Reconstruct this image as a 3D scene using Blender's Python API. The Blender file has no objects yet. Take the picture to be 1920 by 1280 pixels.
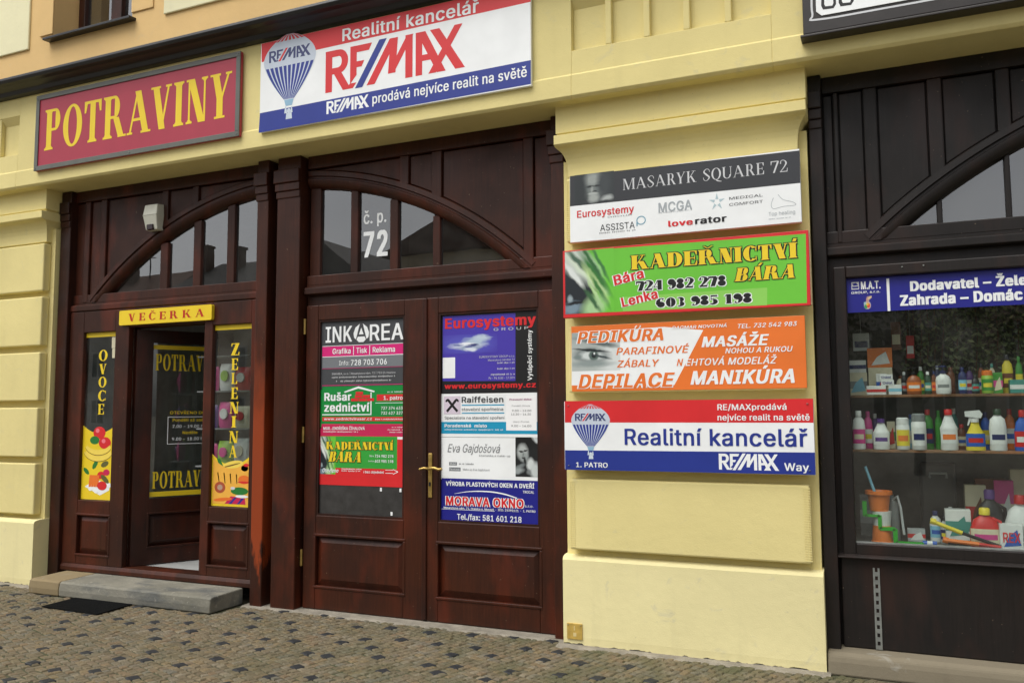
import bpy, math, random
from mathutils import Vector, Matrix
from mathutils.geometry import interpolate_bezier, delaunay_2d_cdt
random.seed(7)
SC = bpy.context.scene
COL = SC.collection
R = math.radians

# ---------------------------------------------------------------- camera
cam_d = bpy.data.cameras.new('camera'); cam = bpy.data.objects.new('camera', cam_d); COL.objects.link(cam)
cam_d.sensor_fit = 'HORIZONTAL'; cam_d.sensor_width = 36.0; cam_d.lens = 29.59
cam_d.clip_start = 0.1; cam_d.clip_end = 2000
yaw, pitch, roll = R(23.62), R(4.81), R(-0.30)
fw = Vector((-math.sin(yaw)*math.cos(pitch), math.cos(yaw)*math.cos(pitch), math.sin(pitch)))
rt = Vector((math.cos(yaw), math.sin(yaw), 0)); up = rt.cross(fw)
rt2 = math.cos(roll)*rt + math.sin(roll)*up; up2 = -math.sin(roll)*rt + math.cos(roll)*up
cam.matrix_world = Matrix(((rt2.x, up2.x, -fw.x, 0.0), (rt2.y, up2.y, -fw.y, -5.4), (rt2.z, up2.z, -fw.z, 1.59), (0, 0, 0, 1)))
SC.camera = cam

# ---------------------------------------------------------------- sky and sun (overcast)
SUN_EL, SUN_AZ = 60.0, 205.0          # azimuth from +Y, clockwise: the sun stands behind the camera, a little to the left
world = bpy.data.worlds.new('World'); SC.world = world; world.use_nodes = True
wn, wl = world.node_tree.nodes, world.node_tree.links
bg = wn['Background']
sky = wn.new('ShaderNodeTexSky'); sky.sky_type = 'NISHITA'; sky.sun_disc = False
sky.sun_elevation = R(SUN_EL); sky.sun_rotation = R(SUN_AZ); sky.dust_density = 3.0; sky.air_density = 1.0
bw = wn.new('ShaderNodeRGBToBW'); wmix = wn.new('ShaderNodeMixRGB'); wmix.inputs[0].default_value = 0.82
wl.new(sky.outputs[0], bw.inputs[0]); wl.new(sky.outputs[0], wmix.inputs[1]); wl.new(bw.outputs[0], wmix.inputs[2])
cl_n = wn.new('ShaderNodeTexNoise'); cl_n.inputs['Scale'].default_value = 2.6; cl_n.inputs['Detail'].default_value = 6
cl_r = wn.new('ShaderNodeMapRange'); cl_r.inputs[1].default_value = .3; cl_r.inputs[2].default_value = .7; cl_r.inputs[3].default_value = .8; cl_r.inputs[4].default_value = 1.15
cl_m = wn.new('ShaderNodeMixRGB'); cl_m.blend_type = 'MULTIPLY'; cl_m.inputs[0].default_value = 1
wl.new(wn.new('ShaderNodeTexCoord').outputs['Generated'], cl_n.inputs[0]); wl.new(cl_n.outputs[0], cl_r.inputs[0])
wl.new(wmix.outputs[0], cl_m.inputs[1]); wl.new(cl_r.outputs[0], cl_m.inputs[2])
wl.new(cl_m.outputs[0], bg.inputs[0]); bg.inputs[1].default_value = 0.135
sun_d = bpy.data.lights.new('sun', 'SUN'); sun = bpy.data.objects.new('sun', sun_d); COL.objects.link(sun)
sun_d.energy = 1.5; sun_d.angle = R(50); sun_d.color = (1.0, 0.96, 0.90)
a = R(SUN_AZ); sd = Vector((math.sin(a)*math.cos(R(SUN_EL)), math.cos(a)*math.cos(R(SUN_EL)), math.sin(R(SUN_EL))))
sun.rotation_euler = sd.to_track_quat('Z', 'Y').to_euler()
SC.view_settings.view_transform = 'Standard'; SC.view_settings.look = 'None'
SC.view_settings.exposure = 0.58; SC.view_settings.gamma = 1.0
SC.view_settings.use_curve_mapping = False
SC.cycles.max_bounces = 10; SC.cycles.transparent_max_bounces = 16

# ---------------------------------------------------------------- helpers
ROOT = {}
def emp(name, loc, label=None, cat=None, group=None):
    o = bpy.data.objects.new(name, None); o.location = loc; o.empty_display_size = .1; COL.objects.link(o); ROOT[o.name] = Vector(loc)
    tag(o, label, cat, group); return o
def tag(o, label=None, cat=None, group=None, kind=None):
    if label: o['label'] = label
    if cat: o['category'] = cat
    if group: o['group'] = group
    if kind: o['kind'] = kind
    return o
class MB:
    def __init__(s): s.v = []; s.f = []
    def add(s, vs, fs):
        n = len(s.v); s.v += [tuple(q) for q in vs]; s.f += [tuple(i+n for i in f) for f in fs]; return s
    def box(s, x0, x1, y0, y1, z0, z1):
        return s.add([(x0,y0,z0),(x1,y0,z0),(x1,y1,z0),(x0,y1,z0),(x0,y0,z1),(x1,y0,z1),(x1,y1,z1),(x0,y1,z1)],
                     [(0,3,2,1),(4,5,6,7),(0,1,5,4),(1,2,6,5),(2,3,7,6),(3,0,4,7)])
    def prism(s, poly, y0, y1):      # polygon in XZ (counter-clockwise seen from -Y) pushed from y0 (front) to y1
        n = len(poly)
        return s.add([(x,y0,z) for x,z in poly]+[(x,y1,z) for x,z in poly],
                     [tuple(range(n)), tuple(range(2*n-1, n-1, -1))]+[(i, i+n, (i+1)%n+n, (i+1)%n) for i in range(n)])
    def flat(s, poly, y): return s.add([(x,y,z) for x,z in poly], [tuple(range(len(poly)))])
    def extr(s, prof, x0, x1):       # profile in (y,z), closed, along X
        n = len(prof)
        return s.add([(x0,y,z) for y,z in prof]+[(x1,y,z) for y,z in prof],
                     [tuple(range(n-1,-1,-1)), tuple(range(n, 2*n))]+[(i, (i+1)%n, (i+1)%n+n, i+n) for i in range(n)])
    def lathe(s, prof, cx, cy, cz, n=18, sx=1, sy=1):
        vs = []; fs = []; m = len(prof)
        for r, z in prof:
            for k in range(n):
                t = 2*math.pi*k/n; vs.append((cx+r*sx*math.cos(t), cy+r*sy*math.sin(t), cz+z))
        for i in range(m-1):
            for k in range(n):
                fs.append((i*n+k, i*n+(k+1)%n, (i+1)*n+(k+1)%n, (i+1)*n+k))
        fs.append(tuple(range(n-1, -1, -1))); fs.append(tuple((m-1)*n+k for k in range(n)))
        return s.add(vs, fs)
    def tube(s, pts, r, n=8):
        pts = [Vector(q) for q in pts]; vs = []; fs = []
        for i, q in enumerate(pts):
            d = (pts[min(i+1, len(pts)-1)]-pts[max(i-1, 0)]).normalized()
            u = d.cross(Vector((0,0,1)) if abs(d.z) < .9 else Vector((1,0,0))).normalized(); w = d.cross(u)
            for k in range(n):
                t = 2*math.pi*k/n; vs.append(q+u*math.cos(t)*r+w*math.sin(t)*r)
        for i in range(len(pts)-1):
            for k in range(n): fs.append((i*n+k, i*n+(k+1)%n, (i+1)*n+(k+1)%n, (i+1)*n+k))
        fs.append(tuple(range(n-1,-1,-1))); fs.append(tuple((len(pts)-1)*n+k for k in range(n)))
        return s.add(vs, fs)
def build(name, mb, mat, parent=None, bevel=0, smooth=False, local=False, seg=2):
    off = Vector((0,0,0))
    if parent is not None and not local:
        q = parent
        while q.parent: q = q.parent
        off = ROOT.get(q.name, Vector((0,0,0)))
    me = bpy.data.meshes.new(name)
    me.from_pydata([(x-off.x, y-off.y, z-off.z) for x, y, z in mb.v], [], mb.f); me.materials.append(mat)
    if smooth:
        for p in me.polygons: p.use_smooth = True
    o = bpy.data.objects.new(name, me); COL.objects.link(o); o.parent = parent
    if bevel:
        b = o.modifiers.new('bevel', 'BEVEL'); b.width = bevel; b.segments = seg; b.limit_method = 'ANGLE'; b.angle_limit = R(40)
    if smooth:
        try: me.set_sharp_from_angle(angle=R(38))
        except Exception: pass
    return o
def box(name, x0, x1, y0, y1, z0, z1, mat, parent=None, bevel=0): return build(name, MB().box(x0,x1,y0,y1,z0,z1), mat, parent, bevel)

# ---------------------------------------------------------------- materials
def srgb(*c): return tuple(((v/255+.055)/1.055)**2.4 if v/255 > .04045 else v/255/12.92 for v in c)
MATS = {}
def newmat(n):
    m = bpy.data.materials.new(n); m.use_nodes = True; MATS[n] = m
    t = m.node_tree; return m, t.nodes, t.links, t.nodes['Principled BSDF']
def mixc(N, Lk, fac, a, b, mode='MIX'):
    x = N.new('ShaderNodeMixRGB'); x.blend_type = mode
    for i, v in enumerate((fac, a, b)):
        if isinstance(v, bpy.types.NodeSocket): Lk.new(v, x.inputs[i])
        elif i == 0: x.inputs[0].default_value = v
        else: x.inputs[i].default_value = (*v, 1)
    return x.outputs[0]
def noise(N, Lk, vec, scale, detail=4, rough=.55, dist=0):
    t = N.new('ShaderNodeTexNoise'); t.inputs['Scale'].default_value = scale; t.inputs['Detail'].default_value = detail
    t.inputs['Roughness'].default_value = rough; t.inputs['Distortion'].default_value = dist
    Lk.new(vec, t.inputs['Vector']); return t.outputs[0]
def ramp(N, Lk, v, lo, hi, a=0, b=1):
    t = N.new('ShaderNodeMapRange'); Lk.new(v, t.inputs[0])
    for i, q in enumerate((lo, hi, a, b)): t.inputs[i+1].default_value = q
    return t.outputs[0]
def coords(N, Lk, scale=(1,1,1), world_space=True):
    if world_space: src = N.new('ShaderNodeNewGeometry').outputs['Position']
    else: src = N.new('ShaderNodeTexCoord').outputs['Object']
    mp = N.new('ShaderNodeMapping'); mp.inputs['Scale'].default_value = scale; Lk.new(src, mp.inputs[0]); return mp.outputs[0]
def bump(N, Lk, B, hgt, strength, dist=.01):
    b = N.new('ShaderNodeBump'); b.inputs['Strength'].default_value = strength; b.inputs['Distance'].default_value = dist
    Lk.new(hgt, b.inputs['Height']); Lk.new(b.outputs[0], B.inputs['Normal'])
def plain(n, col, rough=.5, var=.12, scale=9, bmp=0, metal=0, spec=.5, coat=0):
    if n in MATS: return MATS[n]
    m, N, Lk, B = newmat(n); v = coords(N, Lk)
    f = noise(N, Lk, v, scale); c = mixc(N, Lk, ramp(N, Lk, f, .3, .7), tuple(q*(1-var) for q in col), tuple(min(1, q*(1+var)) for q in col))
    Lk.new(c, B.inputs['Base Color']); B.inputs['Roughness'].default_value = rough; B.inputs['Metallic'].default_value = metal
    B.inputs['Specular IOR Level'].default_value = spec
    if coat: B.inputs['Coat Weight'].default_value = coat
    if bmp: bump(N, Lk, B, noise(N, Lk, v, scale*8, 3), bmp)
    return m
def plaster(n, col, dirt=.5, fine=160):
    m, N, Lk, B = newmat(n); v = coords(N, Lk)
    big = noise(N, Lk, v, 1.3, 5); c = mixc(N, Lk, ramp(N, Lk, big, .32, .68), tuple(q*.93 for q in col), tuple(min(1, q*1.05) for q in col))
    streak = noise(N, Lk, coords(N, Lk, (5, 5, .6)), 1.6, 5)                 # rain runs
    c = mixc(N, Lk, ramp(N, Lk, streak, .55, .8, 0, .3*dirt), c, tuple(q*.66 for q in col))
    st = noise(N, Lk, v, 7, 8, .62, .6)                                       # scuffs and grey stains
    c = mixc(N, Lk, ramp(N, Lk, st, .60, .73, 0, .42*dirt), c, (.42,.42,.38))
    sp = noise(N, Lk, v, 55, 4); c = mixc(N, Lk, ramp(N, Lk, sp, .68, .75, 0, .5*dirt), c, (.25,.22,.15))
    Lk.new(c, B.inputs['Base Color']); B.inputs['Roughness'].default_value = .9; B.inputs['Specular IOR Level'].default_value = .2
    h = N.new('ShaderNodeMath'); h.operation = 'MULTIPLY_ADD'; Lk.new(noise(N, Lk, v, fine, 3), h.inputs[0]); h.inputs[1].default_value = .5
    Lk.new(noise(N, Lk, v, 18, 4), h.inputs[2]); bump(N, Lk, B, h.outputs[0], .35, .006)
    return m
def wood(n, dark, light, rough=.38, wear=0.0, wearcol=(.2,.04,.012), zlo=.55, zhi=1.9):
    m, N, Lk, B = newmat(n)
    g = noise(N, Lk, coords(N, Lk, (26, 26, 1.1)), 2.2, 7, .6, .4)
    c = mixc(N, Lk, ramp(N, Lk, g, .2, .85), dark, light)
    v = coords(N, Lk); pt = noise(N, Lk, v, 1.9, 5)
    c = mixc(N, Lk, ramp(N, Lk, pt, .40, .70, 0, .75), c, tuple(q*.5 for q in dark))
    rd = noise(N, Lk, coords(N, Lk, (4, 4, 1.5)), 1.2, 3); c = mixc(N, Lk, ramp(N, Lk, rd, .5, .72, 0, .7), c, (light[0]*1.5, light[1]*.95, light[2]*.8))
    sp = noise(N, Lk, v, 48, 2); c = mixc(N, Lk, ramp(N, Lk, sp, .74, .78, 0, .8), c, (.22,.16,.11))
    if wear:
        sep = N.new('ShaderNodeSeparateXYZ'); Lk.new(coords(N, Lk), sep.inputs[0])
        w1 = N.new('ShaderNodeMath'); w1.operation = 'MULTIPLY_ADD'; Lk.new(noise(N, Lk, coords(N, Lk, (9, 9, 2.2)), 1.5, 5), w1.inputs[0]); w1.inputs[1].default_value = .9; Lk.new(sep.outputs[2], w1.inputs[2])
        a1 = ramp(N, Lk, w1.outputs[0], zlo+.45, zlo+.55, 0, 1); a2 = ramp(N, Lk, w1.outputs[0], zhi+.2, zhi+.8, 1, 0)
        mu = N.new('ShaderNodeMath'); mu.operation = 'MULTIPLY'; Lk.new(a1, mu.inputs[0]); Lk.new(a2, mu.inputs[1])
        mu2 = N.new('ShaderNodeMath'); mu2.operation = 'MULTIPLY'; Lk.new(mu.outputs[0], mu2.inputs[0]); mu2.inputs[1].default_value = wear
        c = mixc(N, Lk, mu2.outputs[0], c, wearcol)
    Lk.new(c, B.inputs['Base Color'])
    Lk.new(ramp(N, Lk, pt, .3, .7, rough-.06, rough+.16), B.inputs['Roughness'])
    B.inputs['Specular IOR Level'].default_value = .30
    bump(N, Lk, B, g, .22, .004)
    return m
def glass(n, tint=(.9,.93,.92), dirt=.05, ior=1.52, boost=3.8):
    m, N, Lk, B = newmat(n); N.remove(B); out = N['Material Output']
    tr = N.new('ShaderNodeBsdfTransparent'); tr.inputs[0].default_value = (*tint, 1)
    gl = N.new('ShaderNodeBsdfGlossy'); gl.inputs[0].default_value = (1,1,1,1); gl.inputs['Roughness'].default_value = 0.0
    fr = N.new('ShaderNodeFresnel'); fr.inputs[0].default_value = ior
    v = coords(N, Lk); bp = N.new('ShaderNodeBump'); bp.inputs['Strength'].default_value = .05; bp.inputs['Distance'].default_value = .01
    Lk.new(noise(N, Lk, v, 2.2, 1), bp.inputs['Height']); Lk.new(bp.outputs[0], gl.inputs['Normal'])
    ge = N.new('ShaderNodeNewGeometry'); iv = N.new('ShaderNodeMath'); iv.operation = 'SUBTRACT'; iv.inputs[0].default_value = boost; Lk.new(ge.outputs['Backfacing'], iv.inputs[1])
    iv2 = N.new('ShaderNodeMath'); iv2.operation = 'MULTIPLY'; Lk.new(fr.outputs[0], iv2.inputs[0])
    k = N.new('ShaderNodeMath'); k.operation = 'MULTIPLY'; Lk.new(ge.outputs['Backfacing'], k.inputs[0]); k.inputs[1].default_value = boost
    k2 = N.new('ShaderNodeMath'); k2.operation = 'SUBTRACT'; k2.inputs[0].default_value = boost; Lk.new(k.outputs[0], k2.inputs[1]); Lk.new(k2.outputs[0], iv2.inputs[1]); iv2.use_clamp = True
    mx = N.new('ShaderNodeMixShader'); Lk.new(iv2.outputs[0], mx.inputs[0]); Lk.new(tr.outputs[0], mx.inputs[1]); Lk.new(gl.outputs[0], mx.inputs[2])
    df = N.new('ShaderNodeBsdfDiffuse'); df.inputs[0].default_value = (.5,.5,.47,1)
    mx2 = N.new('ShaderNodeMixShader'); Lk.new(ramp(N, Lk, noise(N, Lk, v, 3.5, 6), .35, .75, 0, dirt), mx2.inputs[0])
    Lk.new(mx.outputs[0], mx2.inputs[1]); Lk.new(df.outputs[0], mx2.inputs[2]); Lk.new(mx2.outputs[0], out.inputs[0])
    return m
def pr(n, *c, rough=.42, spec=.45): return plain('print_'+n, srgb(*c), rough, .05, 4, 0, 0, spec)
INK = {k: pr(k, *c) for k, c in dict(yel=(236,205,40), red=(214,40,44), blue=(34,52,140), wht=(240,243,243), wht2=(246,247,247), char=(52,54,58), lgr=(206,208,210), gry=(122,124,126),
    lgy=(165,172,176), blk=(22,22,24), green=(108,196,58), lime=(140,206,90), ora=(232,118,44), dgr=(68,70,73), pink=(214,34,120), mgr=(116,120,124), grn=(10,138,58), grn2=(52,160,58),
    crim=(198,34,84), purp=(70,56,168), cyan=(24,150,190), navy=(28,30,132), mag=(150,50,110), dred=(188,42,26), maroon=(168,52,70), brown=(90,50,30), teal=(70,140,130), lilac=(140,110,170), skin=(180,150,130)).items()}
YEL = plaster('yellow_render', (.77,.665,.30), .5)
YEL2 = plaster('yellow_plinth_render', (.80,.72,.385), .9)
ORA = plaster('orange_render', (.74,.51,.23), .3)
PALE = plaster('pale_render', (.80,.76,.50), .3)
WD = wood('red_brown_wood', (.032,.0095,.0048), (.072,.0205,.0092))
WD2 = wood('deep_brown_wood', (.021,.0075,.0045), (.047,.0145,.0075))
WDW = wood('worn_post_wood', (.034,.0105,.0055), (.078,.0225,.010), wear=1.0, wearcol=(.27,.046,.011), zlo=.36, zhi=1.75)
BLK = wood('black_brown_wood', (.012,.010,.009), (.022,.017,.015), .42)
GUT = plain('black_gutter_metal', (.012,.012,.013), .35, .3, 3, .1)
GLS = glass('fanlight_glass', (.55,.58,.58), .05)
GLS2 = glass('shop_glass', (.82,.86,.84), .05, 1.52, 3.0)
GLS3 = glass('display_glass', (.92,.95,.93), .02, 1.52, 1.7)
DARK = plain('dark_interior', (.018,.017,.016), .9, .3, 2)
BRASS = plain('aged_brass', (.50,.34,.10), .35, .25, 20, .1, .75)
BRASSP = plain('lacquered_brass', (.55,.37,.085), .45, .15, 25, .1, .15)
STEEL = plain('zinc_steel', (.33,.35,.33), .5, .2, 14, .1, .7)
OFFW = plain('off_white_plastic', srgb(206,206,192), .5, .06)
STONE = plaster('grey_sandstone', (.30,.28,.22), 1.0, 90)
STONE2 = plaster('ochre_sandstone', (.25,.195,.11), 1.0, 90)
STONE3 = plaster('brown_ledge_stone', (.215,.185,.13), 1.2, 90)

# ---------------------------------------------------------------- lettering
_tc = bpy.data.curves.new('lettering_source', 'FONT'); _to = bpy.data.objects.new('lettering_source', _tc); COL.objects.link(_to)
_CAP, _OFS = .682, 1.0
try:                                            # the grotesque that ships inside Blender; its built-in face otherwise
    import os
    _tc.font = bpy.data.fonts.load(os.path.join(bpy.utils.system_resource('DATAFILES'), 'fonts', 'Inter.woff2')); _CAP, _OFS = .509, .72
except Exception: pass
_tcache = {}
def sans(t, off=0.0, sp=1.0):
    k = (t, off, sp)
    if k not in _tcache:
        _tc.body = t; _tc.offset = off*_OFS; _tc.space_character = sp; _tc.resolution_u = 3
        dg = bpy.context.evaluated_depsgraph_get(); dg.update()
        cu = _to.evaluated_get(dg).to_curve(dg); cont = []
        for sp_ in cu.splines:
            bp = sp_.bezier_points; pts = []
            if len(bp):
                for i in range(len(bp)):
                    p, q = bp[i], bp[(i+1) % len(bp)]; straight = p.handle_right_type == 'VECTOR' and q.handle_left_type == 'VECTOR'
                    sg = interpolate_bezier(p.co, p.handle_right, q.handle_left, q.co, 2 if straight else 5)
                    pts += [(c.x, c.y) for c in sg[:-1]]
            else: pts = [(c.co.x, c.co.y) for c in sp_.points]
            cl = [pts[0]]
            for c in pts[1:]:
                if abs(c[0]-cl[-1][0])+abs(c[1]-cl[-1][1]) > 1e-5: cl.append(c)
            if len(cl) > 2: cont.append(cl)
        allv, ed = [], []
        for c in cont:
            n = len(allv); allv += [Vector(q) for q in c]; ed += [(n+i, n+(i+1) % len(c)) for i in range(len(c))]
        ov, _, of = delaunay_2d_cdt(allv, ed, [], 0, 1e-6, False)[:3]
        bb = [(min(q[0] for q in c), max(q[0] for q in c), min(q[1] for q in c), max(q[1] for q in c)) for c in cont]
        def wind(x, y):
            w = 0
            for c, (ax, bx, ay, by) in zip(cont, bb):
                if not (ax < x < bx and ay < y < by): continue
                for i in range(len(c)):
                    (x1, y1), (x2, y2) = c[i-1], c[i]
                    if y1 <= y < y2 and (x2-x1)*(y-y1)-(x-x1)*(y2-y1) > 0: w += 1
                    elif y2 <= y < y1 and (x2-x1)*(y-y1)-(x-x1)*(y2-y1) < 0: w -= 1
            return w
        vs = [(q.x, q.y) for q in ov]
        fs = [tuple(f) for f in of if wind(sum(ov[i].x for i in f)/len(f), sum(ov[i].y for i in f)/len(f)) != 0]
        _to.to_curve_clear(); vs = [(x, z/_CAP) for x, z in vs]; _tcache[k] = (vs, fs)
    return _tcache[k]
class Glyph:
    def __init__(s, t, th, sl, sh): s.t, s.s, s.sl, s.sh = t, th, sl, sh; s.p = []; s.x = 0.0
    def q(s, *pts): s.p.append([(x+s.x, z) for x, z in pts])
    def sf(s, x0, x1, top):
        if top: s.q((x0,1-s.sh),(x1,1-s.sh),(x1,1),(x0,1))
        else: s.q((x0,0),(x1,0),(x1,s.sh),(x0,s.sh))
    def stem(s, x, w=None, bot=True, top=True):
        w = w or s.t; s.q((x,0),(x+w,0),(x+w,1),(x,1)); a, b = s.sl, s.sh
        if bot: s.sf(x-a, x+w+a, False); s.q((x-a*.55,b),(x+w+a*.55,b),(x+w,b+a*.6),(x,b+a*.6))
        if top: s.sf(x-a, x+w+a, True); s.q((x,1-b-a*.6),(x+w,1-b-a*.6),(x+w+a*.55,1-b),(x-a*.55,1-b))
    def dg(s, x0, z0, x1, z1, w): s.q((x0,z0),(x0+w,z0),(x1+w,z1),(x1,z1))
    def ring(s, cx, cz, rx, rz, t, th, a0=0, a1=360, n=22):
        for i in range(n):
            A = R(a0+(a1-a0)*i/n); B = R(a0+(a1-a0)*(i+1)/n)
            s.q((cx+rx*math.cos(A), cz+rz*math.sin(A)), (cx+rx*math.cos(B), cz+rz*math.sin(B)),
                (cx+(rx-t)*math.cos(B), cz+(rz-th)*math.sin(B)), (cx+(rx-t)*math.cos(A), cz+(rz-th)*math.sin(A)))
    def stroke(s, pts, ws, n=6):
        P = [Vector(q) for q in pts]; out = []
        for i in range(len(P)-1):
            p0, p1, p2, p3 = P[max(i-1,0)], P[i], P[i+1], P[min(i+2,len(P)-1)]
            for k in range(n+(i == len(P)-2)):
                u = k/n; out.append((.5*((2*p1)+(p2-p0)*u+(2*p0-5*p1+4*p2-p3)*u*u+(3*p1-p0-3*p2+p3)*u**3), ws[i]+(ws[i+1]-ws[i])*u))
        for i in range(len(out)-1):
            (a, wa), (b, wb) = out[i], out[i+1]
            da = (out[min(i+1,len(out)-1)][0]-out[max(i-1,0)][0]).normalized(); db = (out[min(i+2,len(out)-1)][0]-out[i][0]).normalized()
            na = Vector((-da.y, da.x))*wa/2; nb = Vector((-db.y, db.x))*wb/2
            s.q(tuple(a-na), tuple(b-nb), tuple(b+nb), tuple(a+na))
    def char(s, c):
        t, h, sl, sh = s.t, s.s, s.sl, s.sh; acc = None
        if c in 'ČŘ': acc = 'v'; c = {'Č':'C','Ř':'R'}[c]
        if c in 'ÁÍ': acc = '/'; c = {'Á':'A','Í':'I'}[c]
        b = .30+t*.55
        if c == ' ': s.x += .42; return
        if c == 'I': s.stem(sl); w = t+2*sl
        elif c in 'PRB':
            s.stem(sl); x = sl+t; rx = b*.82
            s.q((x-.02,1-h),(x+rx*.45,1-h),(x+rx*.45,1),(x-.02,1)); s.q((x-.02,.46),(x+rx*.45,.46),(x+rx*.45,.46+h),(x-.02,.46+h))
            s.ring(x+rx*.45, .73, rx*.6, .27, t*.95, h, -90, 90)
            w = x+rx*1.05+sl*.6
            if c == 'R': s.dg(x+rx*1.25-t*.5, 0, x+rx*.3, .48, t*1.05); s.sf(x+rx*1.25-t*.6, x+rx*1.25+t*.9, False); w = x+rx*1.25+t*.9
            if c == 'B': s.q((x-.02,0),(x+rx*.5,0),(x+rx*.5,h),(x-.02,h)); s.ring(x+rx*.5, .25, rx*.72, .25, t, h, -90, 90); w = x+rx*1.25
        elif c == 'D': s.stem(sl); x = sl+t; s.q((x-.02,0),(x+.1,0),(x+.1,h),(x-.02,h)); s.q((x-.02,1-h),(x+.1,1-h),(x+.1,1),(x-.02,1)); s.ring(x+.08, .5, b*.95, .5, t, h, -90, 90); w = x+.08+b*.95
        elif c in 'OQ0':
            rx = (.30+t*.45)*(.82 if c == '0' else 1.0); s.ring(rx, .5, rx, .52, t, h, 0, 360, 36); w = 2*rx
            if c == 'Q': s.stroke([(rx*.9,.02),(rx*1.3,-.12),(rx*2.1,-.2)], [h, t*.8, h])
        elif c in 'CG': rx = .30+t*.42; s.ring(rx, .5, rx, .52, t, h*1.1, 48, 312, 30); s.q((rx*1.62,.66),(rx*1.74,.66),(rx*1.74,1.0),(rx*1.62,.9)); s.q((rx*1.62,.1),(rx*1.74,.0),(rx*1.74,.28),(rx*1.62,.28)); w = rx*1.8
        elif c in 'EFLZT':
            if c in 'EFL': s.stem(sl)
            x = sl+t; e = .30+t*.35
            if c in 'EF':
                s.q((x-.02,1-h),(x+e,1-h),(x+e,1),(x-.02,1)); s.q((x+e-h*1.1,1-.27),(x+e,1-.27),(x+e,1),(x+e-h*2.2,1-h))
                s.q((x-.02,.5-h/2),(x+e*.7,.5-h/2),(x+e*.7,.5+h/2),(x-.02,.5+h/2)); s.q((x+e*.62,.38),(x+e*.72,.38),(x+e*.72,.62),(x+e*.62,.62))
            if c in 'EL': s.q((x-.02,0),(x+e,0),(x+e,h),(x-.02,h)); s.q((x+e-h*2.2,h),(x+e,0),(x+e+.02,.3),(x+e-h*.6,.3))
            w = x+e
            if c == 'Z': w = .55+t*.3; s.q((0.02,1-h),(w,1-h),(w,1),(.02,1)); s.q((0,0),(w,0),(w,h),(0,h)); s.dg(0, h*.5, w-t*1.25, 1-h*.5, t*1.25); s.q((.0,.74),(h*.9,.74),(h*1.6,1),(.02,1)); s.q((w-h*1.6,0),(w,0),(w+.02,.28),(w-h*.6,.28))
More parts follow.
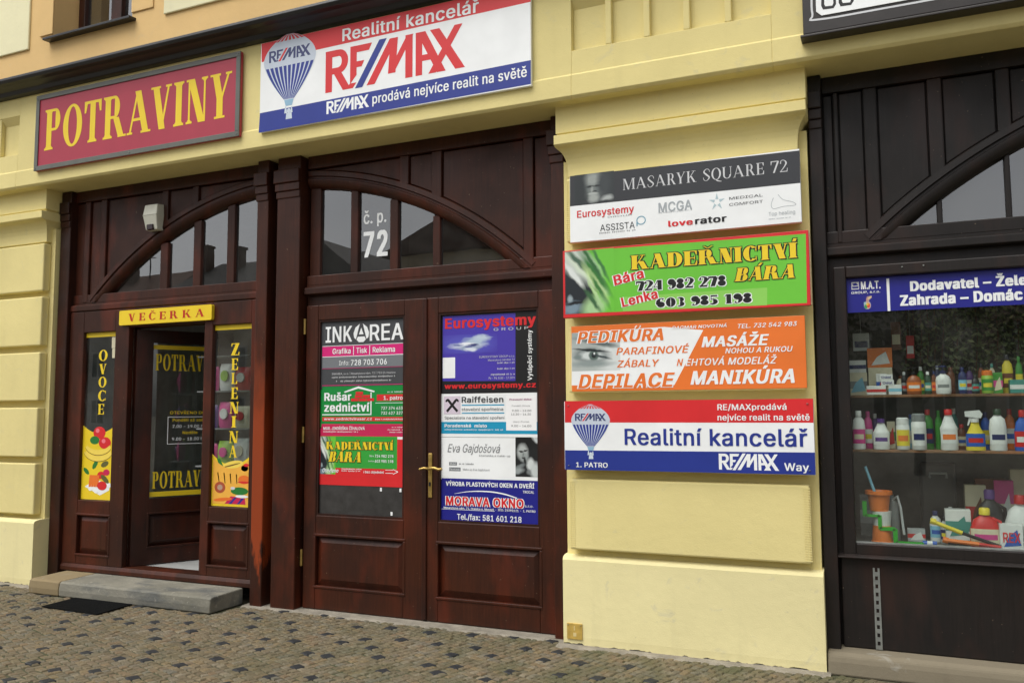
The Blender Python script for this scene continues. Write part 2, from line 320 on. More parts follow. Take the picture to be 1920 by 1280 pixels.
            if c == 'T': w = .56+t*.6; s.stem(w/2-t/2, top=False); s.q((0,1-h),(w,1-h),(w,1),(0,1)); s.q((0,.72),(h,.72),(h*2.2,1),(0,1)); s.q((w-h,.72),(w,.72),(w,1),(w-h*2.2,1))
        elif c == 'K': s.stem(sl); x = sl+t; s.dg(x-.01, .40, x+.34, 1-sh, h*1.3); s.dg(x+.34, 0, x+.06, .56, t*1.05); s.sf(x+.2, x+.5, True); s.sf(x+.28, x+.36+t+sl, False); w = x+.36+t+sl
        elif c == 'N': d = .46+t*.4; s.stem(sl, h, True, False); s.dg(sl+d-t*.85, 0, sl-.02, 1, t*1.1); s.stem(sl+d, h, False, True); s.sf(0, sl+.1, True); w = d+h+2*sl
        elif c == 'M': d = .66+t*.5; s.stem(sl, h*1.1, True, True); s.dg(sl+d*.45, 0, sl+.01, 1, t); s.dg(sl+d*.45+t*.3, 0, sl+d-.02, 1, h); s.stem(sl+d, t, True, True); w = d+t+2*sl
        elif c == 'A': d = .66+t*.35; s.dg(sl, 0, d*.48, 1, h*1.1); s.dg(d-t*.6, 0, d*.48-t*.3, 1, t*1.05); s.q((d*.26,.3),(d*.74,.3),(d*.72,.3+h),(d*.28,.3+h)); s.sf(0, sl*2+h, False); s.sf(d-t*.6-sl, d+t*.45+sl, False); w = d+t*.45+sl
        elif c == 'V': d = .62+t*.35; s.dg(d*.46, 0, sl, 1, t*1.05); s.dg(d*.46+t*.3, 0, d-h, 1, h*1.1); s.sf(0, sl*2+t, True); s.sf(d-h-sl, d+sl, True); w = d+sl
        elif c == 'Y': d = .60+t*.35; s.q((d/2-t/2,0),(d/2+t/2,0),(d/2+t/2,.46),(d/2-t/2,.46)); s.sf(d/2-t/2-sl, d/2+t/2+sl, False); s.dg(d/2-t/2, .44, sl, 1, t*1.02); s.dg(d/2+t/2-h*1.2, .44, d-h, 1, h*1.1); s.sf(0, sl*2+t, True); s.sf(d-h-sl, d+sl, True); w = d+sl
        elif c == 'U': d = .5+t*.4; s.q((sl,.3),(sl+t,.3),(sl+t,1),(sl,1)); s.sf(0, t+2*sl, True); s.q((sl+d,.3),(sl+d+h,.3),(sl+d+h,1),(sl+d,1)); s.sf(d, d+h+2*sl, True); s.ring(sl+(d+h)/2, .32, (d+h)/2, .34, t*.9, h, 180, 360); w = d+h+2*sl
        elif c == 'S': k = .5+t*.4; s.stroke([(k*.92,.74),(k*.8,.95),(k*.45,1),(k*.13,.78),(k*.45,.53),(k*.85,.26),(k*.5,0),(k*.15,.06),(k*.04,.28)], [h,h,h,t*.8,t*1.05,t*.85,h,h,h]); w = k
        elif c == '1': s.stem(sl+.06, top=False); s.q((0,.8),(.08+sl,.84),(.08+sl,1),(.0,.87)); w = t+2*sl+.08
        elif c == '7': w = .5+t*.4; s.q((0,1-t*.55),(w,1-t*.55),(w,1),(0,1)); s.dg(w*.25, 0, w-t*.7, 1-t*.4, t); s.q((0,.68),(h,.68),(h*2,1),(0,1))
        elif c == '2': w = .48+t*.35; s.stroke([(.06,.70),(w*.2,.96),(w*.62,.97),(w*.86,.74),(w*.6,.42),(.05,.06)], [t*.7,h,t*.4,t,t*.6,h]); s.q((0,0),(w,0),(w,t*.5),(0,t*.5)); s.q((w-h,0),(w,0),(w+.03,.3),(w-h*.3,.3))
        elif c == '3': w = .46+t*.35; s.ring(w*.45, .74, w*.5, .27, t*.9, h, -90, 140); s.ring(w*.45, .26, w*.55, .28, t, h, -140, 90)
        elif c == '4': w = .5+t*.45; s.q((w*.52,0),(w*.52+t,0),(w*.52+t,1),(w*.52,1)); s.q((0,.25),(w,.25),(w,.25+h*1.2),(0,.25+h*1.2)); s.dg(0, .27, w*.52, 1, h*1.3)
        elif c == '5': w = .46+t*.35; s.q((.06,1-t*.5),(w*.95,1-t*.5),(w*.95,1),(.06,1)); s.q((.06,.5),(.06+h*1.2,.5),(.06+h*1.2,1),(.06,1)); s.ring(w*.42, .3, w*.58, .32, t, h, -150, 130)
        elif c == '6': w = .46+t*.4; s.ring(w*.5, .3, w*.5, .32, t*.9, h, 0, 360, 28); s.stroke([(w*.12,.3),(w*.18,.7),(w*.5,.97),(w*.85,.86)], [t*.9,t*.9,h,t*.6])
        elif c == '9': w = .46+t*.4; s.ring(w*.5, .7, w*.5, .32, t*.9, h, 0, 360, 28); s.stroke([(w*.88,.7),(w*.82,.3),(w*.5,.03),(w*.15,.14)], [t*.9,t*.9,h,t*.6])
        elif c == '8': w = .48+t*.4; s.ring(w*.5, .76, w*.44, .26, t*.85, h, 0, 360, 28); s.ring(w*.5, .27, w*.5, .29, t*.95, h, 0, 360, 28)
        else: w = .4
        if acc == 'v': s.dg(w*.45, 1.08, w*.25, 1.26, h*1.5); s.dg(w*.45, 1.08, w*.68, 1.26, h*1.5)
        if acc == '/': s.dg(w*.45, 1.07, w*.6, 1.28, t*.55)
        s.x += w+.07+sl*.25
def serif(t, thick, thin, sl, sh, split=False, ls=0):
    g = Glyph(thick, thin, sl, sh); prev = ''; out = []
    for c in t:
        if prev+c in ('AV','VA','TA','LT','RA','ÁR','RY'): g.x -= .10 if c in 'AV' and prev in 'AV' else .05
        n = len(g.p); g.char(c); prev = c; g.x += ls
        if len(g.p) > n: out.append(g.p[n:])
    return out if split else g.p
def greek(n):
    rnd = random.Random(n); x = 0; P = []
    while x < n:
        if rnd.random() < .14: x += .8; continue
        w = rnd.uniform(.45,.8); a = 0 if rnd.random() > .15 else -.2; b = .72 if rnd.random() > .3 else 1
        P.append([(x,a),(x+w*.35,a),(x+w*.35,b),(x,b)]); P.append([(x+w*.35,.28 if rnd.random() > .5 else .55),(x+w,.3),(x+w,.72),(x+w*.35,.72)]); x += w+.28
    return P
STY = {'s': (.215,.065,.075,.05), 't': (.128,.042,.07,.03), 'f': (.34,.055,.06,.05)}
def islands(vs, fs):
    """faces of one line of print grouped letter by letter"""
    par = list(range(len(vs)))
    def find(a):
        while par[a] != a: par[a] = par[par[a]]; a = par[a]
        return a
    for f in fs:
        for k in f[1:]: par[find(k)] = find(f[0])
    gr = {}
    for f in fs: gr.setdefault(find(f[0]), []).append(f)
    L = sorted(([min(vs[k][0] for f in g for k in f), max(vs[k][0] for f in g for k in f), g] for g in gr.values()), key=lambda q: q[0]); out = []
    for a, b, g in L:
        if out and min(b, out[-1][1])-a > .55*min(b-a, out[-1][1]-out[-1][0]): out[-1][1] = max(b, out[-1][1]); out[-1][2] += g
        else: out.append([a, b, list(g)])
    return [g for _, _, g in out]
SPLIT_H = .058
def lettering(parent, t, st, col, x0, x1, z0, h, y, o=None, rot=0, v=0, zt=None, name='lettering', local=False, ls=0):
    """one line of print on a sign, fitted between x0 and x1 with its capitals h high and its foot at z0; tall print is built letter by letter"""
    sh = .24 if 'i' in st else 0; key = st[0]; ca, sa = math.cos(R(rot)), math.sin(R(rot))
    if key in STY or key == 'g':
        big = key in STY and h >= SPLIT_H
        chars = serif(t, *STY[key], split=True, ls=ls) if key in STY else [greek(len(t))]
        xs = [p[0] for c in chars for q in c for p in q]; a, b = min(xs), max(xs); sx = (x1-x0-sh*h)/max(b-a, 1e-6)
        def put(mb, q, dy):
            mb.flat([(x0+((px-a)*sx+sh*h*pz)*ca-pz*h*sa, z0+((px-a)*sx+sh*h*pz)*sa+pz*h*ca) for px, pz in q], y+dy)
        if o:
            mb = MB(); i = 0
            for c in chars:
                for q in c:
                    for dx, dz in ((-.055,-.05),(.075,-.075),(.055,.05),(-.055,.05)): put(mb, [(px+dx, pz+dz) for px, pz in q], .0004-(i % 23)*.00001); i += 1
            build('lettering_outline', mb, INK[o], parent, local=local)
        mb = MB()
        for c in chars:
            if big: mb = MB()
            for i, q in enumerate(c): put(mb, q, -(i % 9)*.00002)
            if big: build('letter', mb, INK[col], parent, local=local)
        if not big: build(name, mb, INK[col], parent, local=local)
        return
    e = {'n': 0, 'i': 0, 'b': .024, 'h': .048, 'x': .075}[key]
    vs, fs = sans(t, 0, {'n': 1.0, 'i': 1.0, 'b': 1.05, 'h': 1.09, 'x': 1.12}[key])
    xs = [p[0] for p in vs]; a, b = min(xs)-e*.7, max(xs)+e*.7
    def mk(e, dy, mat, nm, split):
        ds = [(0,0)]+([(e*c*.7, e*d) for c, d in ((1,.55),(-1,.55),(1,-.55),(-1,-.55))] if e else [])   # weight: the outline struck several times
        if v: sx = (zt-z0)/(b-a); tr = lambda px, pz: (x0-pz*h, z0+(px-a)*sx)                           # reads upwards
        else: sx = (x1-x0-sh*h)/(b-a); tr = lambda px, pz: (x0+((px-a)*sx+sh*h*pz)*ca-pz*h*sa, z0+((px-a)*sx+sh*h*pz)*sa+pz*h*ca)
        for g in (islands(vs, fs) if split else [fs]):
            mb = MB()
            for i, (dx, dz) in enumerate(ds):
                for n, f in enumerate(g): mb.add([(q[0], y+dy-i*.00011-(n % 25)*.000004, q[1]) for q in (tr(vs[k][0]+dx, vs[k][1]+dz) for k in f)], [tuple(range(len(f)))])
            build('letter' if split else nm, mb, mat, parent, local=local)
    if o: mk(e+.075, .0007, INK[o], 'lettering_outline', False)
    mk(e, 0, INK[col], name, h >= SPLIT_H)
TX = {
 'potraviny': [
  ('T', 'POTRAVINY', 's', 'yel', -7.178, -4.912, 4.08, 0.392),
 ],
 'remax': [
  ('Q', 'red', [(-4.606, 4.65), (-2.187, 4.652), (-2.188, 4.513), (-4.602, 4.492)]),
  ('Q', 'blue', [(-4.609, 4.059), (-2.191, 4.083), (-2.192, 3.908), (-4.618, 3.894)]),
  ('T', 'Realitní kancelář', 'b', 'wht', -3.8, -2.598, 4.521, 0.098),
  ('X', 'remaxlogo', -3.958, -2.715, 4.124, 4.461, 'red', 'blue'),
  ('X', 'remaxlogo', -3.944, -3.545, 3.95, 4.052, 'wht', 'wht'),
  ('T', 'prodává nejvíce realit na světě', 'b', 'wht', -3.515, -2.221, 3.968, 0.075),
  ('X', 'balloon', -4.577, -4.053, 3.968, 4.687),
 ],
 'masaryk': [
  ('Q', 'char', [(-1.96, 3.253), (-0.415, 3.236), (-0.417, 3.026), (-1.962, 3.036)]),
  ('X', 'portrait', -1.926, -1.637, 3.041, 3.254),
  ('T', 'MASARYK SQUARE 72', 't', 'lgr', -1.574, -0.49, 3.109, 0.077),
  ('T', 'Eurosystemy', 'b', 'red', -1.91, -1.499, 2.949, 0.048),
  ('T', 'GROUP', 'n', 'gry', -1.688, -1.515, 2.927, 0.009),
  ('T', 'ASSISTA', 'n', 'char', -1.742, -1.496, 2.838, 0.045),
  ('T', '.................', 'g', 'gry', -1.748, -1.491, 2.82, 0.009),
  ('X', 'bubble', -1.484, -1.418, 2.848, 2.917),
  ('T', 'MCGA', 'b', 'lgy', -1.329, -1.103, 2.929, 0.063),
  ('T', '........................', 'g', 'lgy', -1.329, -1.105, 2.921, 0.006),
  ('X', 'star', -0.989, -0.89, 2.905, 3.014),
  ('T', 'MEDICAL', 'n', 'char', -0.86, -0.648, 2.965, 0.017),
  ('T', 'COMFORT', 'n', 'char', -0.861, -0.648, 2.923, 0.018),
  ('X', 'foot', -0.598, -0.451, 2.877, 2.966),
  ('T', 'Top healing', 'n', 'lgy', -0.616, -0.454, 2.833, 0.024),
  ('T', '.................', 'g', 'lgy', -0.615, -0.481, 2.809, 0.007),
  ('T', 'love', 'h', 'red', -1.265, -1.1, 2.825, 0.038),
  ('T', 'rator', 'h', 'blk', -1.086, -0.88, 2.825, 0.042),
 ],
 'kader': [
  ('Q', 'green', [(-1.997, 2.712), (-0.395, 2.698), (-0.402, 2.261), (-2.002, 2.272)]),
  ('Q', 'lime', [(-1.592, 2.369), (-0.638, 2.373), (-0.642, 2.26), (-1.589, 2.271)]),
  ('X', 'hair', -2.004, -1.647, 2.272, 2.713),
  ('T', 'KADEŘNICTVÍ', 'f', 'yel', -1.527, -0.45, 2.552, 0.096, {'o': 'blk'}),
  ('T', 'BÁRA', 'fi', 'yel', -0.841, -0.449, 2.425, 0.086, {'o': 'blk'}),
  ('T', 'Bára', 'h', 'red', -1.643, -1.432, 2.453, 0.065, {'o': 'wht', 'rot': 11}),
  ('T', 'Lenka', 'h', 'red', -1.591, -1.339, 2.301, 0.061, {'o': 'wht', 'rot': 11}),
  ('T', '724 982 278', 'f', 'blk', -1.494, -0.895, 2.403, 0.066, {'o': 'wht'}),
  ('T', '603 985 198', 'f', 'blk', -1.359, -0.736, 2.284, 0.061, {'o': 'wht'}),
 ],
 'pedi': [
  ('Q', 'wht', [(-1.967, 2.14), (-1.312, 2.154), (-1.053, 2.121), (-1.251, 1.765), (-1.971, 1.775)]),
  ('X', 'eye', -1.967, -1.619, 1.873, 2.14),
  ('T', 'PEDIKÚRA', 'hi', 'ora', -1.926, -1.299, 2.067, 0.077, {'o': 'wht'}),
  ('T', 'PARAFINOVÉ', 'bi', 'ora', -1.646, -1.148, 1.977, 0.047),
  ('T', 'ZÁBALY', 'bi', 'ora', -1.642, -1.349, 1.892, 0.046),
  ('T', 'DEPILACE', 'hi', 'ora', -1.922, -1.246, 1.756, 0.09, {'o': 'wht'}),
  ('T', 'DAGMAR NOVOTNÁ', 'bi', 'wht', -1.258, -0.896, 2.135, 0.02),
  ('T', 'TEL. 732 542 983', 'bi', 'wht', -0.836, -0.465, 2.123, 0.027),
  ('T', 'MASÁŽE', 'hi', 'wht', -1.066, -0.638, 2.01, 0.066),
  ('T', 'NOHOU A RUKOU', 'bi', 'wht', -0.915, -0.497, 1.963, 0.033),
  ('T', 'N', 'bi', 'ora', -1.233, -1.189, 1.891, 0.045),
  ('T', 'EHTOVÁ MODELÁŽ', 'bi', 'wht', -1.175, -0.594, 1.89, 0.044),
  ('T', 'MANIKÚRA', 'hi', 'wht', -1.144, -0.472, 1.767, 0.085),
 ],
 'remaxway': [
  ('Q', 'red', [(-2.016, 1.666), (-0.386, 1.665), (-0.388, 1.517), (-2.017, 1.518)]),
  ('Q', 'blue', [(-2.018, 1.328), (-0.387, 1.335), (-0.387, 1.199), (-2.018, 1.195)]),
  ('T', 'RE/MAXprodává', 'b', 'wht', -0.97, -0.544, 1.598, 0.037),
  ('T', 'nejvíce realit na světě', 'b', 'wht', -0.971, -0.409, 1.532, 0.038),
  ('T', 'Realitní kancelář', 'b', 'blue', -1.591, -0.425, 1.371, 0.105),
  ('T', '1. PATRO', 'b', 'wht', -1.938, -1.712, 1.215, 0.032),
  ('X', 'remaxlogo', -0.97, -0.6, 1.219, 1.32, 'wht', 'wht'),
  ('T', 'Way', 'b', 'wht', -0.569, -0.423, 1.221, 0.046),
  ('X', 'balloon', -1.97, -1.692, 1.271, 1.642),
 ],
 'inkarea': [
  ('B', 'dgr', -4.255, -3.448, 1.814, 2.363),
  ('T', 'INK', 'b', 'wht', -4.217, -3.955, 2.176, 0.128),
  ('X', 'inka', -3.942, -3.792, 2.167, 2.318),
  ('T', 'REA', 'b', 'wht', -3.784, -3.468, 2.175, 0.13),
  ('B', 'wht', -4.251, -3.448, 2.143, 2.147),
  ('B', 'pink', -4.251, -3.448, 2.058, 2.141),
  ('B', 'wht', -4.25, -3.448, 2.053, 2.058),
  ('B', 'mgr', -4.249, -3.447, 1.962, 2.052),
  ('B', 'pink', -4.248, -3.447, 1.957, 1.96),
  ('B', 'pink', -4.246, -3.446, 1.816, 1.821),
  ('T', 'Grafika | Tisk | Reklama', 'b', 'wht', -4.146, -3.545, 2.078, 0.043),
  ('T', 'Info:', 'n', 'wht', -4.08, -3.98, 1.984, 0.035),
  ('T', '728 703 706', 'b', 'wht', -3.964, -3.621, 1.98, 0.044),
  ('T', 'INKAREA, s.r.o. | Masarykovo nám. 72 | 753 01 Hranice', 'n', 'lgr', -4.15, -3.54, 1.905, 0.016),
  ('T', '......................................................', 'g', 'lgr', -4.15, -3.544, 1.877, 0.015),
  ('T', '............................................', 'g', 'lgr', -4.106, -3.58, 1.845, 0.015),
 ],
 'rusar': [
  ('B', 'grn', -4.245, -3.449, 1.522, 1.81),
  ('X', 'rushouse', -4.243, -3.738, 1.575, 1.808),
  ('T', 'Rušar', 'h', 'wht', -4.223, -3.956, 1.694, 0.063),
  ('T', 'zednictví', 'h', 'wht', -4.222, -3.781, 1.605, 0.067),
  ('B', 'red', -3.714, -3.451, 1.688, 1.739),
  ('T', '1. patro', 'b', 'wht', -3.649, -3.472, 1.696, 0.03),
  ('T', '737 374 633', 'b', 'wht', -3.672, -3.472, 1.618, 0.023),
  ('T', '732 627 327', 'b', 'wht', -3.672, -3.471, 1.579, 0.023),
  ('B', 'wht', -3.727, -3.472, 1.669, 1.673),
  ('B', 'red', -4.241, -3.449, 1.526, 1.56),
  ('T', 'www.zednictvirusar.cz', 'b', 'wht', -4.224, -3.757, 1.535, 0.019),
  ('T', '.........................', 'g', 'wht', -3.726, -3.471, 1.535, 0.014),
  ('T', '...........', 'g', 'wht', -3.613, -3.472, 1.751, 0.014),
 ],
 'crimson': [
  ('B', 'crim', -4.249, -3.456, 1.411, 1.504),
  ('T', 'MGR. JINDŘIŠKA ČÍHALOVÁ', 'b', 'wht', -4.228, -3.825, 1.456, 0.023),
  ('T', '..................................', 'g', 'wht', -4.228, -3.89, 1.434, 0.012),
  ('T', '...........', 'g', 'wht', -3.57, -3.464, 1.473, 0.009),
  ('T', '................', 'g', 'wht', -3.61, -3.464, 1.453, 0.01),
  ('T', '............', 'g', 'wht', -3.59, -3.464, 1.434, 0.01),
 ],
 'kader2': [
  ('B', 'red', -4.256, -3.459, 1.081, 1.405),
  ('B', 'grn2', -4.256, -3.522, 1.148, 1.403),
  ('B', 'wht', -3.52, -3.459, 1.382, 1.402),
  ('X', 'hair', -4.256, -4.105, 1.095, 1.4),
  ('T', 'KADEŘNICTVÍ', 'f', 'yel', -4.198, -3.558, 1.297, 0.062, {'o': 'blk'}),
  ('T', 'BÁRA', 'fi', 'yel', -4.175, -3.839, 1.197, 0.082, {'o': 'blk'}),
  ('T', 'Bára', 'n', 'wht', -3.777, -3.737, 1.242, 0.014),
  ('T', '724 982 278', 'b', 'wht', -3.727, -3.555, 1.238, 0.022),
  ('T', 'Lenka', 'n', 'wht', -3.787, -3.736, 1.202, 0.012),
  ('T', '603 985 198', 'b', 'wht', -3.727, -3.555, 1.198, 0.021),
  ('T', 'i bez objednání', 'b', 'wht', -3.831, -3.641, 1.112, 0.019),
  ('T', 'Otevřeno', 'bi', 'wht', -4.235, -4.071, 1.11, 0.031),
  ('T', '..................', 'g', 'wht', -4.044, -3.852, 1.135, 0.012),
  ('T', '.................', 'g', 'wht', -4.043, -3.865, 1.12, 0.011),
  ('X', 'arrow', -3.628, -3.512, 1.108, 1.147),
 ],
 'euro': [
  ('B', 'blk', -3.126, -2.299, 1.744, 2.365),
  ('Q', 'purp', [(-3.114, 2.339), (-2.496, 2.334), (-2.499, 1.824), (-3.116, 1.834)]),
  ('X', 'splash', -3.114, -2.646, 2.042, 2.189),
  ('T', 'Eurosystemy', 'h', 'red', -3.094, -2.329, 2.242, 0.076),
  ('T', 'G R O U P', 'n', 'lgr', -2.676, -2.391, 2.207, 0.021),
  ('B', 'wht', -3.114, -3.006, 1.856, 2.016),
  ('T', 'www.eurosystemy.cz', 'h', 'red', -3.097, -2.333, 1.775, 0.038),
  ('T', 'Vytápěcí systémy', 'b', 'wht', -2.365, -2.365, 1.825, 0.034, {'v': 1, 'zt': 2.201}),
  ('T', 'EUROSYSTEMY GROUP s.r.o.', 'n', 'lgr', -2.798, -2.503, 2.004, 0.015),
  ('T', 'Masarykovo náměstí 72', 'n', 'lgr', -2.725, -2.504, 1.978, 0.015),
  ('T', '..............', 'g', 'lgr', -2.647, -2.504, 1.955, 0.015),
  ('T', '..............', 'g', 'lgr', -2.647, -2.504, 1.911, 0.015),
  ('T', '....................', 'g', 'lgr', -2.701, -2.504, 1.868, 0.016),
  ('T', 'Po - Pá: 8.00 - 17.00 h', 'n', 'lgr', -2.719, -2.504, 1.841, 0.016),
 ],
 'raiff': [
  ('B', 'wht', -3.126, -2.307, 1.43, 1.735),
  ('B', 'cyan', -3.125, -2.308, 1.43, 1.52),
  ('X', 'gable', -3.103, -2.959, 1.58, 1.716),
  ('T', 'Raiffeisen', 'b', 'char', -2.949, -2.598, 1.667, 0.043),
  ('B', 'cyan', -2.949, -2.591, 1.642, 1.651),
  ('B', 'cyan', -2.949, -2.591, 1.582, 1.59),
  ('T', 'stavební spořitelna', 'n', 'char', -2.949, -2.6, 1.604, 0.023),
  ('T', 'Specialista na stavební spoření', 'n', 'char', -3.096, -2.589, 1.541, 0.021),
  ('B', 'wht2', -2.576, -2.33, 1.456, 1.715),
  ('T', 'Provozní doba:', 'b', 'mag', -2.547, -2.366, 1.68, 0.013),
  ('T', 'Pondělí–Středa', 'n', 'gry', -2.529, -2.383, 1.634, 0.01),
  ('T', '9.00 – 12.00', 'n', 'char', -2.527, -2.372, 1.596, 0.014),
  ('T', '13.30 – 16.30', 'n', 'char', -2.535, -2.375, 1.569, 0.014),
  ('T', 'Úterý–Čtvrtek', 'n', 'gry', -2.518, -2.388, 1.516, 0.01),
  ('T', '9.00 – 16.00', 'n', 'char', -2.534, -2.373, 1.483, 0.014),
  ('T', 'Poradenské  místo', 'h', 'wht', -3.096, -2.735, 1.479, 0.023),
  ('T', '.......................................................', 'g', 'wht', -3.096, -2.601, 1.455, 0.012),
 ],
 'eva': [
  ('B', 'wht', -3.125, -2.31, 1.102, 1.402),
  ('X', 'face', -2.502, -2.309, 1.117, 1.407),
  ('T', 'Eva Gajdošová', 'i', 'gry', -3.071, -2.62, 1.289, 0.062),
  ('T', 'kosmetika a make-up', 'n', 'gry', -2.8, -2.543, 1.26, 0.015),
  ('B', 'mgr', -3.058, -2.99, 1.188, 1.214),
  ('B', 'mgr', -3.058, -2.959, 1.146, 1.174),
  ('T', 'Mobil', 'n', 'wht', -3.049, -2.998, 1.193, 0.015),
  ('T', 'Facebook', 'n', 'wht', -3.052, -2.965, 1.153, 0.014),
  ('T', '...........', 'g', 'gry', -2.971, -2.848, 1.195, 0.015),
  ('T', 'Make up Eva Gajdošová', 'n', 'gry', -2.938, -2.715, 1.153, 0.015),
 ],
 'morava': [
  ('B', 'navy', -3.122, -2.312, 0.727, 1.09),
  ('T', 'VÝROBA PLASTOVÝCH OKEN A DVEŘÍ', 'h', 'wht', -3.085, -2.353, 1.035, 0.031),
  ('T', 'TROCAL', 'b', 'wht', -2.444, -2.355, 0.998, 0.018),
  ('X', 'arc', -3.01, -2.491, 0.959, 1.0),
  ('T', 'MORAVA OKNO', 'h', 'red', -3.084, -2.438, 0.889, 0.063, {'o': 'wht'}),
  ('T', 's.r.o.', 'n', 'wht', -2.428, -2.362, 0.896, 0.019),
  ('T', 'Masarykovo nám. 72, Hranice n. Moravě  ·  IČO: 25390121  ·  1. PATRO', 'b', 'wht', -3.103, -2.345, 0.861, 0.015),
  ('B', 'wht', -3.122, -2.674, 0.855, 0.858),
  ('T', 'Tel./fax: 581 601 218', 'b', 'wht', -2.988, -2.456, 0.784, 0.041),
 ],
 'mat': [
  ('X', 'figure', -0.084, -0.031, 2.229, 2.312),
  ('X', 'matbox', -0.147, -0.102, 2.358, 2.406),
  ('T', 'M.A.T.', 'h', 'wht', -0.091, 0.023, 2.357, 0.048),
  ('T', 'GROUP, s.r.o.', 'b', 'wht', -0.149, 0.02, 2.33, 0.015),
  ('B', 'wht', 0.058, 0.074, 2.21, 2.416),
  ('T', 'Dodavatel – Žele', 'x', 'wht', 0.191, 0.819, 2.329, 0.058),
  ('T', 'Zahrada – Domác', 'x', 'wht', 0.131, 0.792, 2.241, 0.062),
 ],
 'vecerka': [
  ('T', 'VEČERKA', 's', 'dred', -6.377, -5.457, 2.449, 0.07, {'ls': 0.32}),
 ],
 'ovoce': [
  ('T', 'O', 's', 'yel', -6.82, -6.706, 2.098, 0.103),
  ('T', 'V', 's', 'yel', -6.814, -6.715, 1.972, 0.097),
  ('T', 'O', 's', 'yel', -6.812, -6.709, 1.847, 0.099),
  ('T', 'C', 's', 'yel', -6.811, -6.713, 1.719, 0.099),
  ('T', 'E', 's', 'yel', -6.809, -6.726, 1.591, 0.099),
 ],
 'zelenina': [
  ('T', 'Z', 's', 'yel', -5.207, -5.115, 2.1, 0.105),
  ('T', 'E', 's', 'yel', -5.203, -5.128, 1.971, 0.102),
  ('T', 'L', 's', 'yel', -5.199, -5.133, 1.85, 0.096),
  ('T', 'E', 's', 'yel', -5.2, -5.124, 1.719, 0.101),
  ('T', 'N', 's', 'yel', -5.21, -5.11, 1.593, 0.1),
  ('T', 'I', 's', 'yel', -5.19, -5.133, 1.472, 0.098),
  ('T', 'N', 's', 'yel', -5.209, -5.11, 1.339, 0.101),
  ('T', 'A', 's', 'yel', -5.206, -5.116, 1.214, 0.103),
 ],
 'cp72': [
  ('T', 'č. p.', 'b', 'wht', -3.88, -3.662, 3.152, 0.104),
  ('T', '72', 'h', 'wht', -3.88, -3.647, 2.875, 0.204),
 ],
}
# ================================================================ the town house
HOUSE = emp('town_house', (-4.65, .5, 0), 'yellow and orange rendered town house with timber shopfronts at street level', 'building')
Z_FR, Z_TOP = 3.77, 4.68
# frieze beam: from left of the frame to right of it, its underside is the soffit over the shopfronts
fr = MB(); fr.extr([(.0,Z_FR+.02),(.02,Z_FR),(.62,Z_FR),(.62,Z_TOP),(.012,Z_TOP),(.012,3.945),(.0,3.935)], -13, -9.04)
def frieze_piece(x0, x1):
    fr.extr([(.0,Z_FR+.02),(.02,Z_FR),(.62,Z_FR),(.62,Z_TOP),(.012,Z_TOP),(.012,3.945),(.0,3.935)], x0, x1)
FL = ((-9.03, -7.60), (-1.90, -.55), (4.9, 6.25))        # fluted fields above the three pilasters
for xa, xb in ((-9.04, -7.60), (-1.90, -.55), (4.9, 6.25)):
    fr.extr([(.0,Z_FR+.02),(.02,Z_FR),(.62,Z_FR),(.62,4.115),(.012,4.115),(.012,3.945),(.0,3.935)], xa, xb)
    fr.box(xa, xb, .012, .62, 4.50, Z_TOP); fr.box(xa, xb, .062, .62, 4.115, 4.50)
frieze_piece(-7.60, -1.90); frieze_piece(-.55, 4.9); frieze_piece(6.25, 8.5)
FRI = build('frieze', fr, YEL, HOUSE, bevel=.004)
for xa, xb in FL:
    n = 5; st = (xb-xa)/n
    for i in range(1, n):
        x = xa+i*st; build('rib', MB().extr([(.014,4.116),(.014,4.499),(.062,4.499),(.062,4.116)], x-.022, x+.022), YEL, FRI, bevel=.006)
    for i in range(n):                                     # each flute closes with a sloped head
        x0 = xa+i*st+(.022 if i else 0); x1 = xa+(i+1)*st-(.022 if i < n-1 else 0)
        build('flute_head', MB().extr([(.012,4.498),(.0615,4.498),(.0615,4.43)], x0+.001, x1-.001), YEL, FRI)
# black gutter moulding over the frieze
build('gutter', MB().extr([(-.02,4.68),(-.045,4.685),(-.06,4.72),(-.12,4.745),(-.17,4.75),(-.185,4.775),(-.18,4.80),(-.165,4.805),(-.02,4.83),(.10,4.83),(.10,4.68)], -13, 8.5), GUT, HOUSE, bevel=.004)
# upper wall
uw = MB(); WX0, WX1 = -7.29, -6.24
uw.box(-13, WX0, .10, .7, 4.83, 9.5); uw.box(WX1, 8.5, .10, .7, 4.83, 9.5); uw.box(WX0, WX1, .10, .7, 4.83, 5.22); uw.box(WX0, WX1, .10, .7, 7.2, 9.5)
build('upper_wall', uw, ORA, HOUSE)
for x0, x1 in ((-12.4, -7.62), (-5.83, 1.2)):              # raised pale fields
    build('wall_panel', MB().box(x0, x1, .078, .10, 5.20, 8.9), PALE, HOUSE, bevel=.008)
for xa, xb in ((-7.47, WX0), (WX1, -5.97)): build('window_surround', MB().box(xa, xb, .086, .0995, 5.30, 7.2), ORA, HOUSE, bevel=.006)
UW = build('window', MB().box(WX0, WX0+.09, .37, .44, 5.26, 7.2).box(WX1-.09, WX1, .37, .44, 5.26, 7.2).box(WX0+.09, WX1-.09, .37, .44, 5.26, 5.33)
           .box(WX0+.46, WX0+.60, .365, .44, 5.33, 7.2).box(WX0+.09, WX0+.46, .38, .44, 6.5, 6.56).box(WX0+.60, WX1-.09, .38, .44, 6.5, 6.56), WD2, HOUSE, bevel=.008)
build('pane', MB().box(WX0+.09, WX0+.46, .41, .416, 5.33, 6.5), GLS, UW); build('pane', MB().box(WX0+.60, WX1-.09, .41, .416, 5.33, 6.5), GLS, UW)
